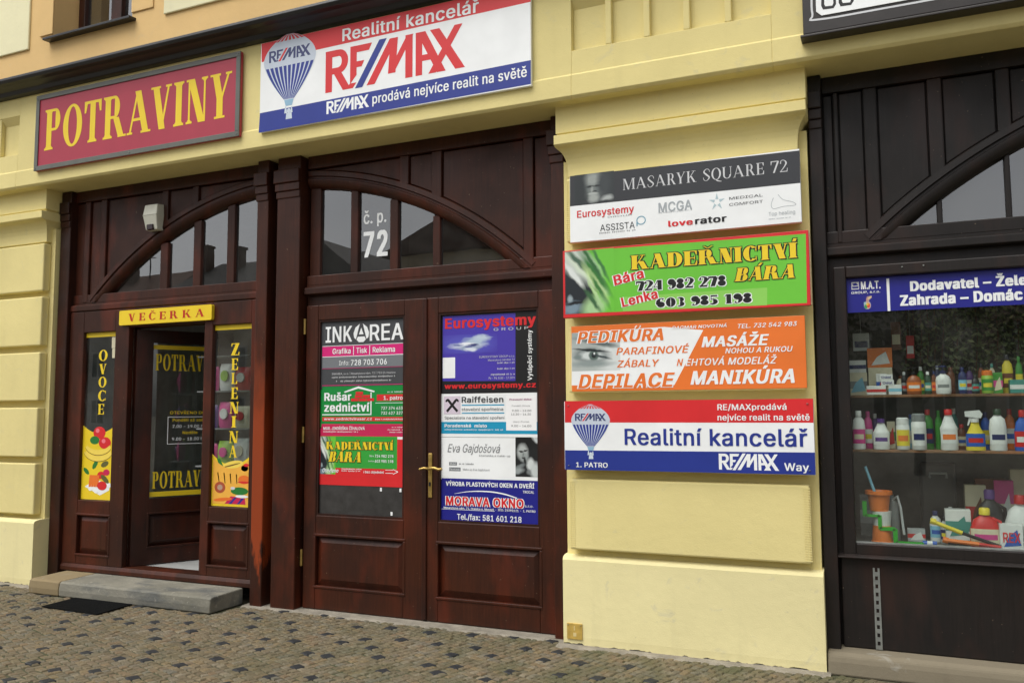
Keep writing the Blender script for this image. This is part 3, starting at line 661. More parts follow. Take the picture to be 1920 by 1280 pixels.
build('sill', MB().extr([(.02,5.215),(.02,5.24),(.37,5.268),(.37,5.235)], WX0-.05, WX1+.05), GUT, UW, bevel=.004)
build('dark_backing', MB().box(WX0+.1, WX1-.1, .55, .56, 5.3, 7.1), plain('window_backing', (.03,.025,.02), .9), UW)  # plain dark board behind the panes, closing the window opening

# pilasters
BLOCKS = ((3.25,2.785),(2.73,2.255),(2.19,1.725),(1.66,1.19),(1.13,.65))
RIB = plaster('ribbed_render', (.70,.61,.27), .5)
def pilaster(xl, xr, py=.18, ribbed=(), sh=0):
    PL = build('pilaster', MB().box(xl+.012, xr-.012, .25+sh, .9, .58, 3.40), YEL, HOUSE)
    # plinth with rounded shoulder and a ragged foot
    mb = MB(); n = 90; top = []; rag = [random.uniform(-.008,.010)+.008*max(0, math.sin(i*.37)*math.sin(i*.11+1)) for i in range(n+1)]
    prof = [(py+.004, .0), (py, .06), (py, .575), (py+.012, .595), (py+.05, .605), (.34, .61)]
    for i in range(n+1):
        x = xl+(xr-xl)*i/n
        for k, (y, z) in enumerate(prof): top.append((x, y, z if k else max(.003, .010+rag[i]*.7)))
    m = len(prof); fs = [(i*m+k, (i+1)*m+k, (i+1)*m+k+1, i*m+k+1) for i in range(n) for k in range(m-1)]
    mb.add(top, fs)
    for sx, fl in ((xl, 0), (xr, 1)):
        b = 0 if not fl else n; ids = [top[b*m+k] for k in range(m)]+[(sx, .7, .61), (sx, .7, 0), (sx, py+.004, 0)]
        mb.add(ids, [tuple(range(len(ids))) if fl else tuple(range(len(ids)-1, -1, -1))])
    build('plinth', mb, YEL2, PL)
    for i, (zt, zb) in enumerate(BLOCKS):
        build('block', MB().box(xl+.062, xr-.062, .165+sh, .249+sh, zb, zt), YEL, PL, bevel=.012)
        if i in ribbed:
            nn = 30
            for s0, s1 in ((xl+.059, xl+.10), (xr-.10, xr-.059)):
                rb = MB()
                for k in range(nn):
                    z = zb+.012+(zt-zb-.024)*(k+.15)/nn; rb.box(s0, s1, .1625+sh, .172+sh, z, z+(zt-zb)/nn*.5)
                tag(build('ribbing', rb, YEL, PL), kind='stuff')
    cap = MB(); prof = [(.12,3.572),(.14,3.568),(.14,3.558),(.078,3.548),(.078,3.482),(.10,3.470)]+[(.105+.085*math.sin(R(a)), 3.468-.15*(1-math.cos(R(a)))/1.0-.0) for a in (15,30,45,60,75,90)]+[(.192,3.268),(.255,3.262)]
    # capital returned round both sides: loop of rectangles following the profile
    pts = [(.12,3.7695)]+prof; vs = []; fs = []
    for y, z in pts:
        ins = max(0, (y-.12))*.9
        vs += [(xl+ins, y+sh, z), (xr-ins, y+sh, z), (xr-ins, .9, z), (xl+ins, .9, z)]
    for i in range(len(pts)-1):
        for k in range(3): fs.append((i*4+k, (i+1)*4+k, (i+1)*4+k+1, i*4+k+1)); 
        fs.append((i*4+3, (i+1)*4+3, (i+1)*4, i*4))
    fs = [tuple(reversed(f)) for f in fs]; fs.append((0,1,2,3)); L = (len(pts)-1)*4; fs.append((L+3,L+2,L+1,L)); fs = [tuple(reversed(f)) for f in fs]
    build('capital', MB().add(vs, fs), YEL, PL, bevel=.003)
    return PL
pilaster(-9.04, -7.32, .13, (), 0)
pilaster(-2.065, -.366, .18, (0,1,3,4))
pilaster(4.9, 6.6, .18)
box('outer_wall', -13, -9.06, .2, .9, 0, Z_FR-.002, YEL, HOUSE); box('outer_wall', 6.62, 8.5, .2, .9, 0, Z_FR-.002, YEL, HOUSE)

# ---------------------------------------------------------------- joinery
GB, GT, RG = 2.742, 3.515, 3.20                # fanlight: foot, crown, radius of the glass
ZC = GT-RG
def arcz(r, dx): return ZC+math.sqrt(max(0, r*r-dx*dx))
def arch(xa, xb, cx, mull, battens, wd, y0=.33):
    """half of a segmental arch between xa and xb: fanlight, trim, panels and battens of the spandrel"""
    FA = build('fanlight', MB().box(xa, xb, y0+.02, .44, 2.66, GB), wd, HOUSE, bevel=.006)
    # panes between the mullions
    edges = sorted([xa, xb]+[q for m in mull for q in m]); gl = []
    for i in range(0, len(edges), 2):
        a, b = edges[i], edges[i+1]; poly = [(a, GB), (b, GB)]; n = 10; up_ = []
        for k in range(n+1):
            x = b+(a-b)*k/n; z = arcz(RG, x-cx); up_.append((x, max(z, GB)))
        pts = [q for q in up_ if q[1] > GB+.001]
        if len(pts) < 2: continue
        if pts[0][0] < b-1e-6: xx = math.sqrt(RG**2-(GB-ZC)**2); poly = [(a, GB), (cx+xx, GB)]+pts
        elif pts[-1][0] > a+1e-6: xx = math.sqrt(RG**2-(GB-ZC)**2); poly = [(cx-xx, GB), (b, GB)]+pts
        else: poly += pts
        gl.append(build('pane', MB().prism(poly, .415, .420), GLS, FA))
    for a, b in mull:
        zt = min(arcz(RG+.01, a-cx), arcz(RG+.01, b-cx)); build('mullion', MB().box(a, b, .385, .44, GB, zt), wd, FA, bevel=.008)
    # moulded trim
    prof = [(3.345,.397),(3.345,y0+.024),(3.338,y0+.016),(3.298,y0+.014),(3.290,y0+.028),(3.278,y0+.028),(3.270,y0+.012),(3.240,y0+.012),(3.222,y0+.024),(3.205,y0+.036),(3.195,.385),(3.195,.445)]
    ts = []; n = 72
    for i in range(n+1):
        x = xa+(xb-xa)*i/n; ts.append(x)
    vs = []; fs = []
    angs = []
    a_lo = math.asin(max(-1, min(1, (xa-cx)/3.28))); a_hi = math.asin(max(-1, min(1, (xb-cx)/3.28)))
    lim = math.acos((2.665-ZC)/3.28); a_lo = max(a_lo, -lim); a_hi = min(a_hi, lim)
    for i in range(n+1):
        t = a_lo+(a_hi-a_lo)*i/n
        for r, y in prof:
            x = cx+r*math.sin(t); z = ZC+r*math.cos(t)
            vs.append((min(max(x, xa), xb), y, max(z, 2.665)))
    m = len(prof)
    for i in range(n):
        for k in range(m-1): fs.append((i*m+k, i*m+k+1, (i+1)*m+k+1, (i+1)*m+k))
    fs = [tuple(reversed(f)) for f in fs]
    build('arch_trim', MB().add(vs, fs), wd, FA, smooth=True)
    # spandrel: battens proud, a panel of its own in each field
    SP = build('spandrel', MB().box(xa, xb, .398, .44, arcz(3.3, 0)-.0, 3.768) if False else spandrel_back(xa, xb, cx), wd, HOUSE)
    box('head_rail', xa+.001, xb-.001, y0+.012, .397, 3.66, 3.768, wd, SP, .005)
    bt = sorted(battens); marks = [xa]+[q for b in bt for q in b]+[xb]
    for a, b in bt:
        zb = max(max(arcz(3.36, a-cx), arcz(3.36, b-cx)) if abs((a+b)/2-cx) < 2.4 else 2.665, 2.665); zb = min(arcz(3.34, a-cx), arcz(3.34, b-cx)) if abs((a+b)/2-cx) < 2.42 else 2.665
        box('batten', a, b, y0+.016, .397, max(zb, 2.665), 3.659, wd, SP, .008)
    for i in range(0, len(marks), 2):
        a, b = marks[i]+.006, marks[i+1]-.006
        if b-a < .03: continue
        poly = []; n2 = 8
        for k in range(n2+1):
            x = a+(b-a)*k/n2; zb = arcz(3.35, x-cx) if abs(x-cx) < 3.3 else 2.7; poly.append((x, max(zb, 2.70)))
        if min(q[1] for q in poly) > 3.63: continue
        poly = [(x, min(z, 3.64)) for x, z in poly]+[(b, 3.652), (a, 3.652)]
        build('panel', MB().prism(poly, y0+.038, .397), wd, SP, bevel=.006)
    box('lower_rail', xa+.001, xb-.001, y0+.022, .397, 2.648, 2.664, wd, SP)
    return FA, SP
def spandrel_back(xa, xb, cx):
    mb = MB(); n = 48; poly = []
    for k in range(n+1):
        x = xa+(xb-xa)*k/n; poly.append((x, max(arcz(3.27, x-cx) if abs(x-cx) < 3.26 else 2.66, 2.665)))
    for k in range(n):
        (x0, z0), (x1, z1) = poly[k], poly[k+1]
        mb.add([(x0,.398,z0),(x1,.398,z1),(x1,.398,3.768),(x0,.398,3.768)], [(0,1,2,3)]); mb.add([(x0,.43,z0),(x1,.43,z1),(x1,.43,3.768),(x0,.43,3.768)], [(3,2,1,0)])
    return mb
CX = -4.65
arch(-7.19, -4.872, CX, ((-6.102,-6.008),(-5.70,-5.61),(-5.308,-5.222)), ((-7.06,-6.99),(-6.845,-6.77),(-6.06,-5.985),(-5.69,-5.62)), WD)
FA2, _ = arch(-4.40, -2.165, CX, ((-4.40,-4.295),(-3.99,-3.918),(-3.61,-3.533),(-3.212,-3.146)), ((-3.50,-3.415),(-3.205,-3.115),(-2.416,-2.334)), WD)
CX3 = 2.27
arch(-.285, 2.13, CX3, ((.362,.394),(.738,.769),(1.15,1.19),(1.60,1.64)), ((-.218,-.188),(-.036,.045),(.335,.418),(.71,.785),(1.10,1.18),(1.5,1.58)), BLK)
# posts with stepped wooden capitals
def post(x0, x1, wd, y=.27, zb=.0, left=True, right=False):
    PO = build('post', MB().box(x0, x1, y, .5, zb, 3.768), wd, HOUSE, bevel=.008)
    for k, (za, zc, e) in enumerate(((3.41,3.47,.009),(3.472,3.54,.017),(3.542,3.66,.027))):
        build('capital', MB().box(x0-(e if left else -.001), x1+(e if right else -.001), y-e, y+.02, za, zc), wd, PO, bevel=.008)
    return PO
post(-7.315, -7.18, WD2, .285, left=False); post(-4.872, -4.752, WDW, .265); post(-4.665, -4.425, WD, .275)
box('recess_back', -4.752, -4.665, .55, .6, .0, 3.768, WD2, HOUSE)
box('recess_back', -4.425, -4.402, .47, .5, .0, 3.768, WD2, HOUSE)
post(-2.165, -2.06, WD, .275, left=True); post(-.368, -.284, BLK, .275, left=False, right=False); post(2.13, 2.41, BLK, .275)
# transoms under the fanlights
def transom(xa, xb, wd, low):
    T = build('transom', MB().extr([(.335,2.575),(.318,2.585),(.318,2.632),(.335,2.645),(.5,2.645),(.5,2.575)], xa, xb), wd, HOUSE, bevel=.004)
    box('rail', xa+.001, xb-.001, .375, .5, low, 2.5745, wd, T)
transom(-7.18, -4.872, WD, 2.40); transom(-4.402, -2.165, WD2, 2.49); transom(-.284, 2.13, BLK, 2.50)

# raised field panel with bevelled edges, as a pyramid-shouldered prism
def field_panel(x0, x1, z0, z1, y, wd, parent, depth=.028, local=False):
    e = .055; g = MB()
    a = [(x0,y+depth,z0),(x1,y+depth,z0),(x1,y+depth,z1),(x0,y+depth,z1)]
    b = [(x0+e,y+.004,z0+e),(x1-e,y+.004,z0+e),(x1-e,y+.004,z1-e),(x0+e,y+.004,z1-e)]
    g.add(a+b, [(0,1,5,4),(1,2,6,5),(2,3,7,6),(3,0,4,7),(4,5,6,7)])
    return build('panel', g, wd, parent, local=local)
def mould(x0, x1, z0, z1, y, wd, parent, w=.022, proud=.010, name='moulding', local=False):
    g = MB(); g.box(x0-w, x1+w, y-proud, y+.02, z0-w, z0+.004).box(x0-w, x1+w, y-proud, y+.02, z1-.004, z1+w).box(x0-w, x0+.004, y-proud, y+.02, z0+.004, z1-.004).box(x1-.004, x1+w, y-proud, y+.02, z0+.004, z1-.004)
    return build(name, g, wd, parent, bevel=.006, local=local)
# ------------------------------------------------ the double entrance door
def leaf(x0, x1, px0, px1, y=.35):
    D = MB(); zt = 2.49; a, b, c, d = .197, .598, .762, 2.362
    D.box(x0, px0, y, y+.05, .012, zt).box(px1, x1, y, y+.05, .012, zt).box(px0, px1, y+.0005, y+.05, .012, a).box(px0, px1, y+.0005, y+.05, b, c).box(px0, px1, y+.0005, y+.05, d, zt)
    DO = build('entrance_door', D, WD, HOUSE, bevel=.007)
    field_panel(px0, px1, a, b, y+.012, WD, DO); mould(px0, px1, a, b, y, WD, DO, .018, .006)
    build('pane', MB().box(px0, px1, y+.028, y+.034, c, d), plain('dark_door_pane', srgb(58,57,56), .3, .25, 14), DO)
    build('glazing_bead', MB().box(px0, px0+.016, y+.008, y+.029, c, d).box(px1-.016, px1, y+.008, y+.029, c, d).box(px0+.016, px1-.016, y+.008, y+.029, c, c+.014).box(px0+.016, px1-.016, y+.008, y+.029, d-.014, d), WD2, DO)
    return DO
LF1 = leaf(-4.398, -3.262, -4.277, -3.446); LF2 = leaf(-3.246, -2.168, -3.142, -2.303)
box('cover_strip', -3.275, -3.236, .334, .3495, .02, 2.485, WD2, LF1, .006)
for z in (.35, 1.35, 2.25): build('hinge', MB().lathe([(.011,0),(.011,.13)], -4.408, .342, z, 10), BRASS, LF1)
HND = build('handle', MB().box(-3.222, -3.188, .338, .3495, .94, 1.28), BRASS, LF2, bevel=.006)
build('lever', MB().tube([(-3.205,.34,1.165),(-3.205,.30,1.165),(-3.18,.288,1.168),(-3.14,.286,1.172),(-3.10,.288,1.160),(-3.075,.29,1.166)], .011, 10), BRASS, HND, smooth=True)
build('lever', MB().tube([(-3.205,.338,1.165),(-3.205,.308,1.165),(-3.235,.298,1.168),(-3.275,.298,1.158)], .009, 10), BRASS, HND, smooth=True)
build('keyhole', MB().lathe([(.008,0),(.008,.03)], -3.205, .334, 1.03, 10), plain('keyhole_black', (.01,.01,.01), .6), HND)
# ------------------------------------------------ the grocer's front on its step
def side_light(x0, x1, gx0, gx1):
    y = .325; m = MB(); gb, gt = .79, 2.372; pb, pt = .292, .652
    m.box(x0, gx0, y, y+.06, .20, 2.575).box(gx1, x1, y, y+.06, .20, 2.575).box(gx0, gx1, y+.0006, y+.06, .20, pb).box(gx0, gx1, y+.0006, y+.06, pt, gb).box(gx0, gx1, y+.0006, y+.06, gt, 2.575)
    W = build('side_window', m, WD, HOUSE, bevel=.006)
    build('pane', MB().box(gx0, gx1, y+.036, y+.041, gb, gt), GLS2, W)
    field_panel(gx0-.0, gx1+.0, pb, pt, y+.012, WD, W); mould(gx0, gx1, pb, pt, y, WD, W, .016, .006)
    build('yellow_band', MB().box(gx0, gx1, y+.032, y+.0355, gt-.045, gt-.002), INK['yel'], W)
    return W
SW1 = side_light(-7.178, -6.40, -6.992, -6.575); SW2 = side_light(-5.485, -4.873, -5.392, -4.96)
build('door_head', MB().box(-6.40, -5.485, .325, .385, 2.40, 2.575), WD, HOUSE, bevel=.005)
build('base_rail', MB().extr([(.31,.135),(.31,.17),(.325,.20),(.5,.20),(.5,.135)], -7.178, -4.873), WD, HOUSE, bevel=.005)
for sgn in (-6.40, -5.487): box('door_jamb', sgn-.0 if sgn < -6 else sgn-.0, sgn+.002, .386, .46, .2, 2.40, WD2, HOUSE)
# open door leaf, swung in by sixty degrees
LD = bpy.data.objects.new('shop_door', bpy.data.meshes.new('shop_door')); LD.parent = HOUSE; COL.objects.link(LD)
m = MB(); w = .90; gx0, gx1 = .15, .76
m.box(0, gx0, -.025, .025, 0, 2.18).box(gx1, w, -.025, .025, 0, 2.18).box(gx0, gx1, -.0245, .025, 0, .16).box(gx0, gx1, -.0245, .025, .46, .60).box(gx0, gx1, -.0245, .025, 2.06, 2.18)
LD.data.from_pydata(m.v, [], m.f); LD.data.materials.append(WD2)
LD.location = Vector((-6.385, .40, .205)) - ROOT['town_house']; LD.rotation_euler = (0, 0, R(60))
build('pane', MB().box(gx0, gx1, -.003, .003, .60, 2.06), GLS2, LD, local=True)
field_panel(gx0, gx1, .16, .46, -.015, WD2, LD, local=True); mould(gx0, gx1, .16, .46, -.025, WD2, LD, .016, .006, local=True)
build('yellow_band', MB().box(gx0, gx1, -.008, -.004, 2.0, 2.04), INK['yel'], LD, local=True); build('yellow_band', MB().box(gx0, gx1, -.008, -.004, .615, .66), INK['yel'], LD, local=True)
lettering(LD, 'POTRAVINY', 's', 'yel', .175, .80, 1.80, .155, -.0045, local=True); lettering(LD, 'POTRAVINY', 's', 'yel', .175, .80, .69, .155, -.0045, local=True)
lettering(LD, 'OTEVŘENO DENNĚ', 'b', 'yel', .32, .74, 1.385, .028, -.0045, local=True); lettering(LD, 'Pondělí až sobota', 'b', 'yel', .345, .70, 1.315, .028, -.0045, local=True)
lettering(LD, '7.00 - 19.00 hod.', 'b', 'wht', .345, .69, 1.255, .028, -.0045, local=True); lettering(LD, 'Neděle', 'b', 'yel', .44, .58, 1.195, .028, -.0045, local=True)
lettering(LD, '9.00 - 18.00 hod.', 'b', 'wht', .345, .69, 1.135, .028, -.0045, local=True)
build('hours_frame', MB().box(.30,.735,-.006,-.004,1.355,1.361).box(.30,.735,-.006,-.004,1.10,1.106).box(.30,.306,-.006,-.004,1.106,1.355).box(.729,.735,-.006,-.004,1.106,1.355), INK['wht'], LD, local=True)
# ------------------------------------------------ the hardware shop's display window
y = .315; gx0, gx1, gb, gt = -.178, 2.04, .772, 2.432; m = MB()
m.box(-.252, gx0, y, y+.08, .70, 2.505).box(gx1, 2.128, y, y+.08, .70, 2.505).box(gx0, gx1, y+.0006, y+.08, .70, gb).box(gx0, gx1, y+.0006, y+.08, gt, 2.505)
DW = build('display_window', m, BLK, HOUSE, bevel=.008)
box('frame_backing', -.284, 2.13, .40, .46, .0, .70, BLK, HOUSE); box('frame_backing', -.284, -.2525, .375, .46, .70, 2.50, BLK, HOUSE); box('frame_backing', -.284, 2.13, .40, .46, 2.5055, 2.574, BLK, HOUSE)
build('pane', MB().box(gx0, gx1, y+.045, y+.051, gb, gt), GLS3, DW)
build('sill', MB().extr([(.285,.682),(.285,.692),(.314,.705),(.40,.705),(.40,.682)], -.284, 2.129), BLK, DW, bevel=.003)
box('lower_panel', -.27, 2.128, .335, .399, .135, .681, BLK, DW, .006)
for x in (-.0, .12): build('screw', MB().lathe([(.005,0),(.005,.006)], x+.15, y-.003, 2.475, 8), STEEL, DW)
build('bead', MB().box(gx0, gx1, y+.02, y+.044, gb, gb+.008), STEEL, DW)
# far half of that shopfront, out of the picture
box('shopfront_panelling', 2.41, 4.92, .33, .5, .0, 3.768, BLK, HOUSE); 
# rooms behind the glass
rm = MB()
def room(x0, x1, y0, y1, z0, z1, mat, floor=None, name='room'):
    g = MB(); t = .05
    g.box(x0-t, x0, y0, y1, z0, z1).box(x1, x1+t, y0, y1, z0, z1).box(x0-t, x1+t, y1, y1+t, z0, z1).box(x0-t, x1+t, y0, y1+t, z1, z1+t).box(x0-t, x1+t, y0, y1+t, z0-t, z0)
    RM = build(name, g, mat, HOUSE)
    if floor: build('floor', MB().box(x0+.002, x1-.002, y0, y1-.002, z0+.0005, z0+.006), floor, RM)
room(-7.25, -4.74, .47, 4.2, .19, 3.70, plain('shop_wall', (.55,.54,.50), .9), plain('shop_floor', (.42,.43,.42), .4, .1))
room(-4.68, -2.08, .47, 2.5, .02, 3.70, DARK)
room(-.34, 4.9, .47, 1.25, .745, 2.62, plain('display_back', (.11,.105,.09), .9, .5, 5), plain('display_floor', (.10,.10,.09), .7, .3))
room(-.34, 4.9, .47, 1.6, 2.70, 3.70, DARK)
# ================================================================ signs
def picture(parent, name, x0, x1, z0, z1, y, bgc, blobs, wob=.06, ws=5.0, rough=.42):
    w, h = x1-x0, z1-z0; cx, cz = (x0+x1)/2, (z0+z1)/2
    m, N, Lk, B = newmat('print_'+name); B.inputs['Roughness'].default_value = rough
    tc = N.new('ShaderNodeTexCoord').outputs['Object']; mp = N.new('ShaderNodeMapping'); mp.inputs['Scale'].default_value = (1/w, 1, 1/h); Lk.new(tc, mp.inputs[0])
    nz = N.new('ShaderNodeTexNoise'); nz.inputs['Scale'].default_value = ws; nz.inputs['Detail'].default_value = 4; Lk.new(mp.outputs[0], nz.inputs[0])
    sb = N.new('ShaderNodeVectorMath'); sb.operation = 'SUBTRACT'; Lk.new(nz.outputs['Color'], sb.inputs[0]); sb.inputs[1].default_value = (.5,.5,.5)
    sc_ = N.new('ShaderNodeVectorMath'); sc_.operation = 'SCALE'; sc_.inputs['Scale'].default_value = wob*2; Lk.new(sb.outputs[0], sc_.inputs[0])
    ad = N.new('ShaderNodeVectorMath'); Lk.new(mp.outputs[0], ad.inputs[0]); Lk.new(sc_.outputs[0], ad.inputs[1])
    fl = N.new('ShaderNodeVectorMath'); fl.operation = 'MULTIPLY'; fl.inputs[1].default_value = (1,0,1); Lk.new(ad.outputs[0], fl.inputs[0]); v = fl.outputs[0]
    c = bgc
    for u, t, ru, rt_, rot, col, soft in blobs:      # u,t in 0..1 from lower left
        q = N.new('ShaderNodeMapping'); q.vector_type = 'TEXTURE'; q.inputs['Location'].default_value = (u-.5, 0, t-.5); q.inputs['Rotation'].default_value = (0, -R(rot), 0); q.inputs['Scale'].default_value = (ru, 1, rt_); Lk.new(v, q.inputs[0])
        le = N.new('ShaderNodeVectorMath'); le.operation = 'LENGTH'; Lk.new(q.outputs[0], le.inputs[0])
        c = mixc(N, Lk, ramp(N, Lk, le.outputs['Value'], 1+soft*.5, 1-soft*.5, 0, 1), c, col)
    if isinstance(c, bpy.types.NodeSocket): Lk.new(c, B.inputs['Base Color'])
    else: B.inputs['Base Color'].default_value = (*c, 1)
    q = parent
    while q.parent: q = q.parent
    me = bpy.data.meshes.new(name); me.from_pydata([(-w/2,0,-h/2),(w/2,0,-h/2),(w/2,0,h/2),(-w/2,0,h/2)], [], [(0,1,2,3)]); me.materials.append(m)
    o = bpy.data.objects.new(name, me); COL.objects.link(o); o.parent = parent; o.location = Vector((cx, y, cz))-ROOT[q.name]; return o
def S(*c): return srgb(*c)
def ell(cx, cz, rx, rz, n=22, rot=0): 
    ca, sa = math.cos(R(rot)), math.sin(R(rot))
    return [(cx+rx*math.cos(2*math.pi*k/n)*ca-rz*math.sin(2*math.pi*k/n)*sa, cz+rx*math.cos(2*math.pi*k/n)*sa+rz*math.sin(2*math.pi*k/n)*ca) for k in range(n)]
def remax_polys():
    g = Glyph(.18,.16,0,0)
    g.q((0,0),(.19,0),(.19,1),(0,1)); g.q((.15,.84),(.4,.84),(.4,1),(.15,1)); g.q((.15,.42),(.4,.42),(.4,.57),(.15,.57)); g.ring(.38,.71,.26,.29,.18,.16,-90,90,14); g.dg(.50,0,.22,.46,.22)
    g.q((.70,.1),(.88,.3),(.88,1),(.70,1)); g.q((.85,.84),(1.22,.84),(1.30,1),(.85,1)); g.q((.85,.48),(1.02,.48),(1.09,.62),(.85,.62)); g.q((.55,.0),(.78,.0),(.88,.12),(.70,.12))
    n1 = len(g.p); g.dg(.84,-.02,1.50,1.03,.20); n2 = len(g.p)
    g.dg(1.16,0,1.78,1,.22); g.dg(1.74,.18,1.80,1,.20); g.dg(1.74,.2,2.24,1,.17); g.q((2.20,0),(2.39,0),(2.39,1),(2.20,1))
    g.q((2.47,0),(2.64,0),(2.64,1),(2.47,1)); g.dg(3.02,0,2.50,1,.22); g.q((2.62,.32),(2.86,.32),(2.80,.46),(2.62,.46)); g.dg(3.48,0,2.84,1,.24); g.dg(2.80,0,3.46,1,.2)
    return g.p, n1, n2
def remaxlogo(par, x0, x1, z0, z1, y, ca, cb):
    P_, n1, n2 = remax_polys(); a, b = 0, 3.72; sx = (x1-x0)/(b-a); h = z1-z0
    A = MB(); Bm = MB()
    for i, q in enumerate(P_): (Bm if n1 <= i < n2 else A).flat([(x0+px*sx, z0+pz*h) for px, pz in q], y-(i % 9)*.00001)
    build('lettering', A, INK[ca], par); build('lettering_slash', Bm, INK[cb], par)
def balloon(par, x0, x1, z0, z1, y):
    w = x1-x0; h = z1-z0; cx = (x0+x1)/2
    def prof(t):      # t 0 top .. 1 mouth ; half width
        return (math.sin(math.pi*min(t*1.0, 1)*.5/.38)**.62 if t < .38 else (1-.86*((t-.38)/.62)**1.45))
    eh = h*.79
    def strip(t0, t1, u0, u1, col, nm, dy, n=12):
        L = []; Rr = []
        for k in range(n+1):
            t = t0+(t1-t0)*k/n; hw = prof(max(t, .004))*w/2; z = z1-t*eh; L.append((cx+u0*hw, z)); Rr.append((cx+u1*hw, z))
        g = MB()
        for k in range(n): g.flat([L[k+1], Rr[k+1], Rr[k], L[k]], y+dy)
        return g
    BA = build('balloon_print', strip(0, 1, -1, 1, None, '', 0, 30), plain('balloon_white', S(196,206,220), .42, .04), par)
    nst = 11; g = MB(); g2 = MB()
    for i in range(nst):
        u0, u1 = -1+2*i/nst+.03, -1+2*(i+1)/nst-.03
        s1 = strip(.47, .97, u0, u1, None, '', -.0001); g.add(s1.v, s1.f)
    for i in range(7):
        u0, u1 = -1+2*i/7+.06, -1+2*(i+1)/7-.06
        s2 = strip(.015, .10, u0, u1, None, '', -.0006, 4); g2.add(s2.v, s2.f)
    build('balloon_gores', g, INK['blue'], BA); build('balloon_cap', g2, INK['red'], BA)
    gg = MB(); zb = z1-eh
    gg.flat([(cx-w*.09,zb+h*.015),(cx-w*.06,zb-h*.055),(cx+w*.06,zb-h*.055),(cx+w*.09,zb+h*.015)], y-.00015)
    build('balloon_mouth', gg, plain('balloon_pale_blue', S(140,180,205), .42, .04), BA)
    k = MB(); k.flat([(cx-w*.055,z0+h*.0),(cx+w*.065,z0),(cx+w*.055,z0+h*.07),(cx-w*.045,z0+h*.07)], y-.00015).flat([(cx-w*.085,z0+h*.07),(cx-w*.03,z0+h*.07),(cx-w*.05,z0+h*.15),(cx-w*.07,z0+h*.15)], y-.00015).flat([(cx+w*.03,z0+h*.07),(cx+w*.075,z0+h*.07),(cx+w*.06,z0+h*.14),(cx+w*.045,z0+h*.14)], y-.00015).flat(ell(cx, z0+h*.095, w*.035, h*.03, 12), y-.0002)
    build('balloon_basket', k, plain('balloon_basket_white', S(200,212,222), .42, .04), BA)
    P_, n1, n2 = remax_polys(); lx0, lx1 = cx-w*.40, cx+w*.40; sx = (lx1-lx0)/3.72; lh = h*.135; lz = z1-eh*.385
    A = MB(); Bm = MB()
    for i, q in enumerate(P_): (Bm if n1 <= i < n2 else A).flat([(lx0+px*sx, lz+pz*lh) for px, pz in q], y-.0003-(i % 9)*.00001)
    build('lettering', A, plain('balloon_letter_blue', S(52,60,110), .42, .04), BA); build('lettering_slash', Bm, INK['red'], BA)
CG_ = lambda v: S(v, int(v*1.03), int(v*1.02))
